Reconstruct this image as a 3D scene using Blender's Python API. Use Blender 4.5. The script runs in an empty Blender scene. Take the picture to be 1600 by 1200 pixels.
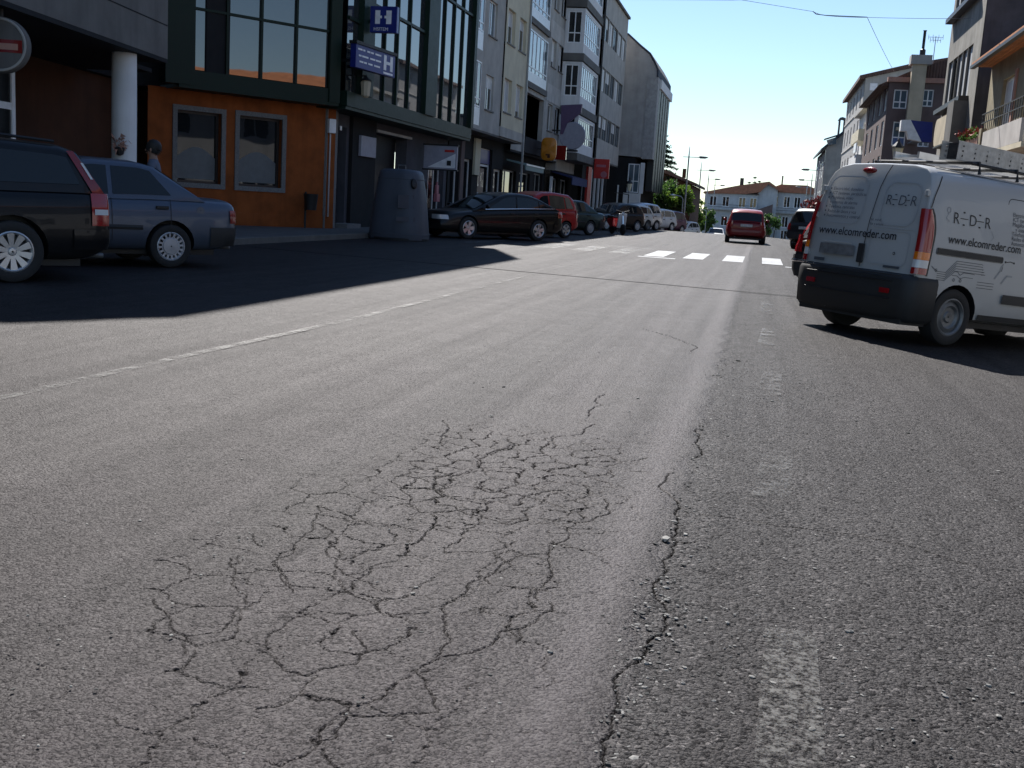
import bpy, bmesh, math, random
import numpy as np
from mathutils import Matrix, Vector
R = math.radians
random.seed(7); rng = np.random.default_rng(7)
SC = bpy.context.scene
COL = SC.collection

# ------------------------------------------------------------------ camera
cam_d = bpy.data.cameras.new('camera'); cam = bpy.data.objects.new('camera', cam_d); COL.objects.link(cam)
cr = Vector((0.97338055, 0.22115938, 0.06015667)); cdn = Vector((0.09434702, -0.14743959, -0.98456092)); cf = Vector((-0.20887541, 0.96402806, -0.16438055))
m = Matrix((cr, -cdn, -cf)).transposed().to_4x4(); m.translation = (0, 0, 1.15); cam.matrix_world = m
cam_d.sensor_fit = 'HORIZONTAL'; cam_d.sensor_width = 36.0; cam_d.lens = 36.0 * 1700 / 1600
cam_d.clip_start = 0.05; cam_d.clip_end = 6000
SC.camera = cam

# ------------------------------------------------------------------ sky, sun, exposure
SUN_EL, SUN_AZ = 46.0, -20.5          # azimuth from +Y, negative to the left
W = bpy.data.worlds.new('World'); SC.world = W; W.use_nodes = True
nt = W.node_tree; bg = nt.nodes['Background']
sky = nt.nodes.new('ShaderNodeTexSky'); sky.sky_type = 'NISHITA'; sky.sun_disc = False
sky.sun_elevation = R(SUN_EL); sky.sun_rotation = R(SUN_AZ); sky.altitude = 400; sky.air_density = 1.0; sky.dust_density = 0.0; sky.ozone_density = 2.8
nt.links.new(sky.outputs[0], bg.inputs[0]); bg.inputs[1].default_value = 0.073
sd = bpy.data.lights.new('sun', 'SUN'); sun = bpy.data.objects.new('sun', sd); COL.objects.link(sun)
sd.energy = 5.0; sd.angle = R(0.5); sd.color = (1.0, 0.965, 0.92)
ts = Vector((math.sin(R(SUN_AZ)) * math.cos(R(SUN_EL)), math.cos(R(SUN_AZ)) * math.cos(R(SUN_EL)), math.sin(R(SUN_EL))))
sun.rotation_euler = (-ts).to_track_quat('-Z', 'Y').to_euler(); sun.location = (-20, 40, 60)
SC.view_settings.view_transform = 'Standard'; SC.view_settings.look = 'None'
SC.view_settings.exposure = 1.0; SC.view_settings.gamma = 1.0
SC.cycles.max_bounces = 6; SC.cycles.transparent_max_bounces = 12

# ------------------------------------------------------------------ materials
MT = {}
def nodes(name):
    mm = bpy.data.materials.new(name); mm.use_nodes = True
    t = mm.node_tree; b = t.nodes['Principled BSDF']; MT[name] = mm
    return mm, t, b
def N(t, typ, **k):
    n = t.nodes.new(typ)
    for a, v in k.items():
        if a.startswith('i_'): n.inputs[a[2:].replace('_', ' ')].default_value = v
        else: setattr(n, a, v)
    return n
def c4(c): return (c[0], c[1], c[2], 1)
def tc(t, out='Object', scale=None, loc=None):
    c = N(t, 'ShaderNodeTexCoord')
    if scale is None: return c.outputs[out]
    mp = N(t, 'ShaderNodeMapping'); mp.inputs['Scale'].default_value = scale
    if loc: mp.inputs['Location'].default_value = loc
    t.links.new(c.outputs[out], mp.inputs[0]); return mp.outputs[0]
def noise(t, vec, scale, detail=5, rough=.6):
    n = N(t, 'ShaderNodeTexNoise'); n.inputs['Scale'].default_value = scale; n.inputs['Detail'].default_value = detail; n.inputs['Roughness'].default_value = rough
    t.links.new(vec, n.inputs['Vector']); return n.outputs['Fac']
def ramp(t, fac, stops):
    r = N(t, 'ShaderNodeValToRGB'); e = r.color_ramp.elements
    while len(e) < len(stops): e.new(.5)
    for q, (p, c) in zip(e, stops):
        q.position = p; q.color = c4(c) if not isinstance(c, (int, float)) else (c, c, c, 1)
    t.links.new(fac, r.inputs[0]); return r.outputs[0]
def mix(t, fac, a, b, typ='MIX'):
    x = N(t, 'ShaderNodeMix'); x.data_type = 'RGBA'; x.blend_type = typ
    for s, v in ((0, fac), (6, a), (7, b)):
        if hasattr(v, 'is_output'): t.links.new(v, x.inputs[s])
        elif s == 0: x.inputs[0].default_value = v
        else: x.inputs[s].default_value = c4(v)
    return x.outputs[2]
def math_(t, op, a, b=None, clamp=False):
    x = N(t, 'ShaderNodeMath'); x.operation = op; x.use_clamp = clamp
    for s, v in ((0, a), (1, b)):
        if v is None: continue
        if hasattr(v, 'is_output'): t.links.new(v, x.inputs[s])
        else: x.inputs[s].default_value = v
    return x.outputs[0]
def bump(t, b, h, strength=.3, dist=.01):
    n = N(t, 'ShaderNodeBump'); n.inputs['Strength'].default_value = strength; n.inputs['Distance'].default_value = dist
    t.links.new(h, n.inputs['Height']); t.links.new(n.outputs[0], b.inputs['Normal'])
def plaster(name, c, var=.25, rough=.85, sc=1.2, streak=.3, fine=40):
    mm, t, b = nodes(name); v = tc(t)
    n1 = noise(t, v, sc, 6); n2 = noise(t, tc(t, scale=(2.2, 2.2, .18)), 1.3, 5, .7)
    col = mix(t, ramp(t, n1, [(.3, 0), (.7, 1)]), [x * (1 - var) for x in c], [min(1, x * (1 + var * .5)) for x in c])
    col = mix(t, math_(t, 'MULTIPLY', ramp(t, n2, [(.48, 0), (.72, 1)]), streak), col, [x * .45 for x in c])
    t.links.new(col, b.inputs['Base Color']); b.inputs['Roughness'].default_value = rough
    b.inputs['Specular IOR Level'].default_value = .25
    bump(t, b, noise(t, v, fine, 4), .25, .01); return mm
def simple(name, c, rough=.5, metal=0, spec=.5, coat=0, var=.12, sc=6, ior=None, bumpy=0):
    mm, t, b = nodes(name)
    if var:
        n1 = noise(t, tc(t), sc, 5)
        col = mix(t, ramp(t, n1, [(.3, 0), (.72, 1)]), [x * (1 - var) for x in c], [min(1, x * (1 + var)) for x in c]); t.links.new(col, b.inputs['Base Color'])
        rr = math_(t, 'ADD', math_(t, 'MULTIPLY', n1, .18), rough - .09, True); t.links.new(rr, b.inputs['Roughness'])
    else:
        b.inputs['Base Color'].default_value = c4(c); b.inputs['Roughness'].default_value = rough
    b.inputs['Metallic'].default_value = metal; b.inputs['Specular IOR Level'].default_value = spec
    if coat: b.inputs['Coat Weight'].default_value = coat; b.inputs['Coat Roughness'].default_value = .06
    if ior: b.inputs['IOR'].default_value = ior
    if bumpy: bump(t, b, noise(t, tc(t), 60, 3), bumpy, .004)
    return mm
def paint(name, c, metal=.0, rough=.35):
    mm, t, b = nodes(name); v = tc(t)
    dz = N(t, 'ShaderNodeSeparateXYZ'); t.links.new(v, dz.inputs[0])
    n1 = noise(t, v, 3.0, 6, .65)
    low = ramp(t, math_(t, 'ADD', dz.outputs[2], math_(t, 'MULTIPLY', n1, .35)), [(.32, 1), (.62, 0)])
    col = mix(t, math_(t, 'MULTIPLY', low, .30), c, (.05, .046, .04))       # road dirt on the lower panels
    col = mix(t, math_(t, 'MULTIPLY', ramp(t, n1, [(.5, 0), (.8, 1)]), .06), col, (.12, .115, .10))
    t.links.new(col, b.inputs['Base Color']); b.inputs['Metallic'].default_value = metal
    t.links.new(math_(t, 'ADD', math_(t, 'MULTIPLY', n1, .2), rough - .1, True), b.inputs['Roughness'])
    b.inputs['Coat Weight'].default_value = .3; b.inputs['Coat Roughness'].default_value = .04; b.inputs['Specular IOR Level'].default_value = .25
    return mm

def glassmat(name, c, ior=1.5, rough=.02, wob=.06):
    mm, t, b = nodes(name); b.inputs['Base Color'].default_value = c4(c); b.inputs['Roughness'].default_value = rough
    b.inputs['IOR'].default_value = ior
    bump(t, b, noise(t, tc(t), 1.1, 2), wob, .05); return mm

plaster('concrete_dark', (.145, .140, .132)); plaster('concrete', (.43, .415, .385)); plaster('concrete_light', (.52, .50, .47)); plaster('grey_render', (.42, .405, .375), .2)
plaster('blue_grey_render', (.40, .385, .37), .2)
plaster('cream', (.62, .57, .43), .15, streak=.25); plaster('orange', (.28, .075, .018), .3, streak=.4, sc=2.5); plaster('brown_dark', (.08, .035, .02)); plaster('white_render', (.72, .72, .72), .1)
plaster('stone_grey', (.38, .37, .36), .25, sc=4); plaster('granite', (.20, .195, .19), .35, sc=30, streak=.2); plaster('brown_render', (.15, .112, .108), .2); plaster('beige', (.52, .45, .33), .2)
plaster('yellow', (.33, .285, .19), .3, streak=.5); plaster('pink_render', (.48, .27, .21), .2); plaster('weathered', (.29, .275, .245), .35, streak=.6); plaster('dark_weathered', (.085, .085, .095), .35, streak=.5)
plaster('pavement', (.11, .107, .105), .25, sc=2); plaster('kerb', (.13, .127, .12), .2, sc=3)
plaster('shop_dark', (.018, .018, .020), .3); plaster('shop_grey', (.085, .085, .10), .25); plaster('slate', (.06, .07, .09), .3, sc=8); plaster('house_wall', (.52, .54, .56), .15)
plaster('bin_blue', (.075, .085, .108), .12, rough=.5, sc=1.5, streak=.25)
simple('white_alu', (.78, .79, .80), .35); simple('grey_metal', (.35, .36, .38), .45, .6); simple('galv', (.42, .42, .41), .5, .5, var=.3, sc=12); simple('black', (.012, .012, .014), .5); simple('rubber', (.018, .018, .019), .8, bumpy=.2)
simple('black_plastic', (.02, .021, .023), .62, bumpy=.15); simple('green_frame', (.003, .016, .009), .5, spec=.25); simple('dark_frame', (.03, .022, .02), .45); simple('brown_frame', (.10, .035, .03), .45)
simple('chrome', (.75, .75, .76), .15, 1, var=0); simple('alloy', (.55, .56, .58), .32, .75); simple('cover', (.42, .43, .46), .4, .4); simple('steel', (.17, .175, .18), .5, .5, var=.35)
simple('blind', (.50, .50, .50), .6); simple('blind_light', (.66, .66, .64), .6); simple('curtain', (.16, .165, .165), .9)
simple('red_lens', (.30, .006, .008), .15, spec=.7, coat=.6, var=.05); simple('amber_lens', (.75, .18, .01), .15, coat=.6, var=.05); simple('clear_lens', (.62, .62, .62), .12, coat=.6, var=.05); simple('dark_red_lens', (.20, .006, .008), .18, coat=.6, var=.05)
simple('plate_dark', (.16, .16, .165), .5, var=.5, sc=9); simple('plate', (.55, .55, .54), .5, var=.3, sc=9); simple('ink', (.012, .013, .016), .55, var=0); simple('ink_soft', (.075, .082, .095), .55, var=0); simple('faint_ink', (.30, .31, .32), .55, var=0); simple('pressing', (.40, .41, .42), .5, var=0)
simple('sign_blue', (.012, .022, .18), .35); simple('sign_white', (.78, .78, .80), .4); simple('sign_red', (.50, .018, .014), .4); simple('sign_yellow', (.55, .20, .015), .4); simple('sign_purple', (.10, .06, .13), .45); simple('sign_grey', (.30, .30, .36), .5)
simple('sign_green', (.10, .22, .17), .4); simple('pink', (.42, .14, .17), .6); simple('awning_blue', (.02, .03, .11), .8); simple('awning_white', (.78, .78, .78), .7); simple('awning_green', (.16, .24, .24), .6)
simple('skin', (.27, .16, .115), .6); simple('shirt', (.10, .12, .17), .85); simple('trousers', (.03, .035, .05), .85); simple('hair', (.012, .010, .009), .6); simple('shoe', (.02, .018, .016), .5)
simple('bark', (.10, .075, .055), .9, bumpy=.6); simple('cable', (.015, .015, .017), .6, var=0); simple('cable_light', (.22, .23, .25), .6, var=0); simple('iron', (.016, .016, .017), .55)
simple('lamp_glass', (.75, .70, .52), .3); simple('flower_red', (.30, .035, .025), .7); simple('stone_chip', (.17, .165, .155), .8, var=.35, sc=40); simple('stone_chip_dark', (.03, .03, .029), .85, var=.4, sc=40); simple('grey_leaf', (.2, .24, .16), .7)
glassmat('window_glass', (.012, .014, .016), 1.55); glassmat('curtain_glass', (.022, .026, .030), 2.25, wob=.02); glassmat('car_glass', (.010, .013, .015), 1.5, .03, .02); glassmat('sheer_glass', (.16, .17, .17), 1.5)
glassmat('lit_glass', (.10, .14, .17), 1.8, .03)
for nm, c, me in (('paint_black', (.004, .004, .005), 0), ('paint_navy', (.004, .005, .007), .0), ('paint_steelblue', (.080, .100, .140), .35), ('paint_red', (.36, .006, .008), .0), ('paint_darkgreen', (.012, .028, .026), .3),
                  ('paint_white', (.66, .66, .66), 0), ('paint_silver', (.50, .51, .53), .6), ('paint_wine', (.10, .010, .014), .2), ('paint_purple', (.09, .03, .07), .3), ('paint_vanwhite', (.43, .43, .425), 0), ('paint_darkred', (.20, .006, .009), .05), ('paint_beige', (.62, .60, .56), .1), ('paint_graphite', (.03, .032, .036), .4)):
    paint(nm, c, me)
def leaves(name, c1, c2):
    mm, t, b = nodes(name)
    g = N(t, 'ShaderNodeNewGeometry'); col = mix(t, g.outputs['Random Per Island'], c1, c2)
    t.links.new(col, b.inputs['Base Color']); b.inputs['Roughness'].default_value = .6
    tr = N(t, 'ShaderNodeBsdfTranslucent'); t.links.new(col, tr.inputs[0]); ms = N(t, 'ShaderNodeMixShader'); ms.inputs[0].default_value = .45
    t.links.new(b.outputs[0], ms.inputs[1]); t.links.new(tr.outputs[0], ms.inputs[2]); t.links.new(ms.outputs[0], t.nodes['Material Output'].inputs[0])
leaves('leaf_green', (.05, .11, .015), (.13, .20, .03)); leaves('leaf_dark', (.012, .035, .018), (.03, .06, .03)); leaves('leaf_maroon', (.05, .010, .014), (.12, .03, .03)); leaves('leaf_mid', (.03, .08, .02), (.08, .14, .03))
def tiles(name, c):
    mm, t, b = nodes(name); v = tc(t)
    w = N(t, 'ShaderNodeTexWave'); w.inputs['Scale'].default_value = 2.2; w.inputs['Distortion'].default_value = .6; t.links.new(v, w.inputs[0])
    n1 = noise(t, v, 2.5, 6)
    col = mix(t, ramp(t, n1, [(.3, 0), (.7, 1)]), [x * .7 for x in c], [x * 1.15 for x in c]); col = mix(t, math_(t, 'MULTIPLY', w.outputs['Fac'], .35), col, [x * .45 for x in c])
    t.links.new(col, b.inputs['Base Color']); b.inputs['Roughness'].default_value = .85; bump(t, b, w.outputs['Fac'], .6, .05)
tiles('tile_red', (.46, .20, .12)); tiles('tile_brown', (.13, .075, .06)); tiles('tile_orange', (.50, .19, .07))

def asphalt():
    mm, t, b = nodes('asphalt'); v = tc(t)
    s = N(t, 'ShaderNodeSeparateXYZ'); t.links.new(v, s.inputs[0]); X, Y = s.outputs[0], s.outputs[1]
    # older lane on the left, coarser strip right of the joint (X = -0.22)
    edge = math_(t, 'ADD', X, math_(t, 'MULTIPLY', math_(t, 'SUBTRACT', noise(t, v, 2.2, 4), .5), .09))
    coarse = ramp(t, math_(t, 'ADD', math_(t, 'MULTIPLY', edge, 4.0), 1.4), [(.45, 0), (.60, 1)])
    big = noise(t, tc(t, scale=(.9, .16, 1)), 1.0, 5); med = noise(t, v, 3.5, 6, .65)
    lane = mix(t, ramp(t, big, [(.3, 0), (.7, 1)]), (.096, .086, .086), (.150, .134, .134))
    lane = mix(t, ramp(t, med, [(.35, 0), (.75, 1)]), lane, (.092, .087, .084))
    strip = mix(t, ramp(t, big, [(.3, 0), (.7, 1)]), (.112, .108, .103), (.168, .161, .152))
    strip = mix(t, ramp(t, med, [(.35, 0), (.75, 1)]), strip, (.092, .090, .086))
    col = mix(t, coarse, lane, strip)
    # wheel tracks polished pale, oil line darker
    def bandx(c0, wd): return ramp(t, math_(t, 'ABSOLUTE', math_(t, 'DIVIDE', math_(t, 'SUBTRACT', X, c0), wd)), [(0, 1), (1, 0)])
    col = mix(t, math_(t, 'MULTIPLY', bandx(-.95, .65), .50), col, (.20, .180, .175)); col = mix(t, math_(t, 'MULTIPLY', bandx(-2.75, .55), .40), col, (.175, .16, .152)); col = mix(t, math_(t, 'MULTIPLY', bandx(-2.05, .30), .30), col, (.085, .076, .070)); col = mix(t, math_(t, 'MULTIPLY', bandx(-5.0, .7), .35), col, (.19, .175, .165))
    scf = noise(t, tc(t, scale=(9, 3.2, 1)), 3.0, 4, .7)
    for c0_ in (-1.70, -1.60, -1.50): col = mix(t, math_(t, 'MULTIPLY', bandx(c0_, .035), math_(t, 'MULTIPLY', ramp(t, scf, [(.45, 0), (.6, 1)]), ramp(t, math_(t, 'MULTIPLY', Y, .1), [(.26, 0), (.36, .85), (.8, .6), (1.0, 0)]))), col, (.035, .033, .031))
    col = mix(t, math_(t, 'MULTIPLY', bandx(-1.62, .30), .45), col, (.085, .080, .076))
    col = mix(t, math_(t, 'MULTIPLY', bandx(-3.50, .16), .40), col, (.075, .07, .068))
    col = mix(t, math_(t, 'MULTIPLY', bandx(-.36, .10), math_(t, 'MULTIPLY', ramp(t, med, [(.3, .25), (.6, 1)]), .75)), col, (.26, .24, .235))
    # aggregate
    dist = N(t, 'ShaderNodeCombineXYZ'); nw = N(t, 'ShaderNodeTexNoise'); nw.inputs['Scale'].default_value = 60; t.links.new(v, nw.inputs['Vector'])
    vm = N(t, 'ShaderNodeVectorMath'); vm.operation = 'MULTIPLY_ADD'; vm.inputs[1].default_value = (.012, .012, .012); t.links.new(nw.outputs['Color'], vm.inputs[0]); t.links.new(v, vm.inputs[2])
    a1 = N(t, 'ShaderNodeTexVoronoi'); a1.inputs['Scale'].default_value = 95; t.links.new(vm.outputs[0], a1.inputs['Vector'])
    a2 = N(t, 'ShaderNodeTexVoronoi'); a2.inputs['Scale'].default_value = 210; t.links.new(vm.outputs[0], a2.inputs['Vector'])
    sr = N(t, 'ShaderNodeSeparateColor'); t.links.new(a1.outputs['Color'], sr.inputs[0]); sr2 = N(t, 'ShaderNodeSeparateColor'); t.links.new(a2.outputs['Color'], sr2.inputs[0])
    amt = ramp(t, coarse, [(0, .42), (1, .75)])
    dark = math_(t, 'MULTIPLY', ramp(t, sr.outputs[0], [(0, 1), (.18, 1), (.25, 0)]), amt); pale = math_(t, 'MULTIPLY', ramp(t, sr.outputs[0], [(.93, 0), (.97, 1)]), ramp(t, coarse, [(0, .30), (1, .9)]))
    col = mix(t, math_(t, 'MULTIPLY', dark, .9), col, (.022, .022, .023)); col = mix(t, math_(t, 'MULTIPLY', pale, .8), col, (.50, .48, .45))
    fine = ramp(t, sr2.outputs[1], [(0, 1), (.22, 1), (.34, 0)])
    stk = noise(t, tc(t, scale=(5.0, .10, 1)), 1.0, 6, .65); col = mix(t, math_(t, 'MULTIPLY', ramp(t, stk, [(.3, 1), (.55, 0)]), .38), col, (.06, .056, .054))
    col = mix(t, math_(t, 'MULTIPLY', ramp(t, sr2.outputs[1], [(0, 1), (.22, 1), (.34, 0)]), .55), col, (.03, .03, .03))
    col = mix(t, math_(t, 'MULTIPLY', ramp(t, sr2.outputs[0], [(.78, 0), (.88, 1)]), .42), col, (.28, .265, .25))
    col = mix(t, math_(t, 'MULTIPLY', bandx(-.37, .13), math_(t, 'MULTIPLY', ramp(t, med, [(.3, .35), (.6, 1)]), .55)), col, (.25, .232, .23))
    ca = N(t, 'ShaderNodeAttribute'); ca.attribute_name = 'crack'
    col = mix(t, ca.outputs['Fac'], col, (.006, .0055, .0055))
    sa = N(t, 'ShaderNodeAttribute'); sa.attribute_name = 'seal'
    col = mix(t, sa.outputs['Fac'], col, (.022, .022, .023))
    col = mix(t, 1.0, col, (.278, .268, .278), 'MULTIPLY')
    t.links.new(col, b.inputs['Base Color'])
    t.links.new(math_(t, 'MULTIPLY', math_(t, 'SUBTRACT', 1.0, ca.outputs['Fac']), math_(t, 'MULTIPLY', math_(t, 'MULTIPLY', math_(t, 'SUBTRACT', 1.0, math_(t, 'MULTIPLY', dark, .9)), math_(t, 'SUBTRACT', 1.0, math_(t, 'MULTIPLY', fine, .6))), ramp(t, stk, [(.25, .12), (.75, .22)]))), b.inputs['Specular IOR Level']); b.inputs['Specular Tint'].default_value = (1, .93, .94, 1)
    t.links.new(math_(t, 'ADD', math_(t, 'MULTIPLY', med, .14), ramp(t, coarse, [(0, .54), (1, .58)])), b.inputs['Roughness'])
    h = math_(t, 'ADD', math_(t, 'MULTIPLY', a1.outputs['Distance'], -.9), math_(t, 'MULTIPLY', a2.outputs['Distance'], -.35))
    h = math_(t, 'ADD', h, math_(t, 'MULTIPLY', noise(t, v, 120, 4, .75), .35))
    bn = N(t, 'ShaderNodeBump'); bn.inputs['Distance'].default_value = .011
    t.links.new(ramp(t, coarse, [(0, .55), (1, .75)]), bn.inputs['Strength']); t.links.new(h, bn.inputs['Height']); t.links.new(bn.outputs[0], b.inputs['Normal'])
asphalt()
def worn_paint(name, c, cover, sc=9.0):
    mm, t, b = nodes(name); v = tc(t)
    n1 = noise(t, v, sc, 8, .75); n2 = noise(t, v, 90, 3, .6); n3 = noise(t, v, 1.3, 3)
    f = math_(t, 'ADD', math_(t, 'ADD', math_(t, 'MULTIPLY', n1, .5), math_(t, 'MULTIPLY', n2, .35)), math_(t, 'MULTIPLY', n3, .25))
    a = ramp(t, f, [(.40 + cover * .20, 1), (.50 + cover * .22, .0)])
    a = math_(t, 'MULTIPLY', a, min(1, .35 + cover))
    t.links.new(mix(t, n1, [x * .8 for x in c], c), b.inputs['Base Color']); b.inputs['Roughness'].default_value = .6
    tr = N(t, 'ShaderNodeBsdfTransparent'); ms = N(t, 'ShaderNodeMixShader'); t.links.new(a, ms.inputs[0]); t.links.new(tr.outputs[0], ms.inputs[1]); t.links.new(b.outputs[0], ms.inputs[2]); t.links.new(ms.outputs[0], t.nodes['Material Output'].inputs[0])
worn_paint('paint_line', (.27, .275, .28), .90); worn_paint('paint_line_worn', (.18, .178, .175), .45); worn_paint('paint_line_faint', (.038, .0367, .036), .34, 5); worn_paint('paint_line_trace', (.034, .033, .031), .30, 6); worn_paint('paint_line_ghost', (.056, .053, .047), .36, 40)

# ------------------------------------------------------------------ mesh helpers
ORG = {}
class MB:
    def __init__(s): s.v = []; s.f = []
    def add(s, vs, fs):
        o = len(s.v); s.v += [tuple(p) for p in vs]; s.f += [tuple(i + o for i in q) for q in fs]; return s
    def hexa(s, p): return s.add(p, [(0, 3, 2, 1), (4, 5, 6, 7), (0, 1, 5, 4), (1, 2, 6, 5), (2, 3, 7, 6), (3, 0, 4, 7)])
    def box(s, x0, x1, y0, y1, z0, z1): return s.hexa([(x0, y0, z0), (x1, y0, z0), (x1, y1, z0), (x0, y1, z0), (x0, y0, z1), (x1, y0, z1), (x1, y1, z1), (x0, y1, z1)])
    def grid(s, rows, closed=False):
        n = len(rows[0]); vs = [p for r in rows for p in r]; fs = []
        for i in range(len(rows) - 1):
            for j in range(n if closed else n - 1):
                k = (j + 1) % n; fs.append((i * n + j, i * n + k, (i + 1) * n + k, (i + 1) * n + j))
        return s.add(vs, fs)
    def tube(s, pts, rad, n=8, cap=True):
        pts = [Vector(p) for p in pts]; rad = rad if isinstance(rad, (list, tuple)) else [rad] * len(pts); rows = []
        for i, p in enumerate(pts):
            d = (pts[min(i + 1, len(pts) - 1)] - pts[max(i - 1, 0)]).normalized()
            a = Vector((0, 0, 1)) if abs(d.z) < .9 else Vector((1, 0, 0)); x = d.cross(a).normalized(); y = d.cross(x)
            rows.append([p + x * rad[i] * math.cos(2 * math.pi * k / n) + y * rad[i] * math.sin(2 * math.pi * k / n) for k in range(n)])
        o = len(s.v); s.grid(rows, True)
        if cap: s.f.append(tuple(range(o, o + n))); e = o + n * (len(pts) - 1); s.f.append(tuple(range(e, e + n)))
        return s
    def lathe(s, prof, n=24, M=None, cap=False):      # prof (r, h) about local z
        M = M or Matrix(); rows = [[M @ Vector((r * math.cos(2 * math.pi * k / n), r * math.sin(2 * math.pi * k / n), h)) for k in range(n)] for r, h in prof]
        o = len(s.v); s.grid(rows, True)
        if cap: s.f.append(tuple(range(o, o + n))); e = o + n * (len(prof) - 1); s.f.append(tuple(range(e, e + n)))
        return s
    def prism(s, poly, fn):                            # poly 2d list, fn(a,b,k) k=0,1
        n = len(poly); vs = [fn(a, b, 0) for a, b in poly] + [fn(a, b, 1) for a, b in poly]
        return s.add(vs, [tuple(range(n))[::-1], tuple(range(n, 2 * n))] + [(i, (i + 1) % n, (i + 1) % n + n, i + n) for i in range(n)])
    def build(s, name, mat, parent=None, smooth=False, local=False, bevel=0, sub=0, kind=None, sharp=None):
        me = bpy.data.meshes.new(name); vs = s.v
        if parent is not None and not local:
            o = ORG.get(parent.name, (0, 0, 0)); vs = [(p[0] - o[0], p[1] - o[1], p[2] - o[2]) for p in s.v]
        me.from_pydata(vs, [], s.f); me.update()
        if smooth: me.polygons.foreach_set('use_smooth', [True] * len(me.polygons))
        if smooth and sharp: me.set_sharp_from_angle(angle=R(sharp))
        ob = bpy.data.objects.new(name, me); COL.objects.link(ob); ob.data.materials.append(MT[mat] if isinstance(mat, str) else mat)
        if parent is not None: ob.parent = parent; ORG[ob.name] = ORG.get(parent.name, (0, 0, 0))
        else: ORG[ob.name] = (0, 0, 0)
        if bevel: bv = ob.modifiers.new('bevel', 'BEVEL'); bv.width = bevel; bv.segments = 2; bv.limit_method = 'ANGLE'
        if sub: sm = ob.modifiers.new('sub', 'SUBSURF'); sm.levels = sub; sm.render_levels = sub
        if kind: ob['kind'] = kind
        return ob
def tag(o, label, cat, group=None):
    o['label'] = label; o['category'] = cat
    if group: o['group'] = group
    return o
def thing(name, label, cat, loc=(0, 0, 0), rot=(0, 0, 0), group=None):
    o = bpy.data.objects.new(name, None); COL.objects.link(o); o.location = loc; o.rotation_euler = rot; o.empty_display_size = .3
    ORG[o.name] = tuple(loc) if rot == (0, 0, 0) else (0, 0, 0)
    return tag(o, label, cat, group)
def text_mesh(s, size, mat, parent, fn, name='lettering', align='LEFT', spacing=1.0, bold=0.0, font_x=1.0):
    cu = bpy.data.curves.new('t', 'FONT'); cu.body = s; cu.size = size; cu.align_x = align; cu.space_character = spacing; cu.offset = bold; cu.resolution_u = 3
    to = bpy.data.objects.new('t', cu); COL.objects.link(to)
    me = bpy.data.meshes.new_from_object(to.evaluated_get(bpy.context.evaluated_depsgraph_get())); bpy.data.objects.remove(to); bpy.data.curves.remove(cu)
    for v in me.vertices: v.co = Vector(fn(v.co.x * font_x, v.co.y))
    me.name = name; ob = bpy.data.objects.new(name, me); COL.objects.link(ob); me.materials.clear(); me.materials.append(MT[mat]); ob.parent = parent
    return ob
def dup(root, loc=None, rot=None, label=None):
    def cp(o, par):
        c = o.copy(); COL.objects.link(c); c.parent = par; ORG[c.name] = ORG.get(o.name, (0, 0, 0))
        for ch in o.children: cp(ch, c)
        return c
    r = cp(root, None)
    if loc is not None: r.location = loc
    if rot is not None: r.rotation_euler = rot
    if label: r['label'] = label
    return r
def smooth01(a, b, x): x = np.clip((x - a) / (b - a), 0, 1); return x * x * (3 - 2 * x)

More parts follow.
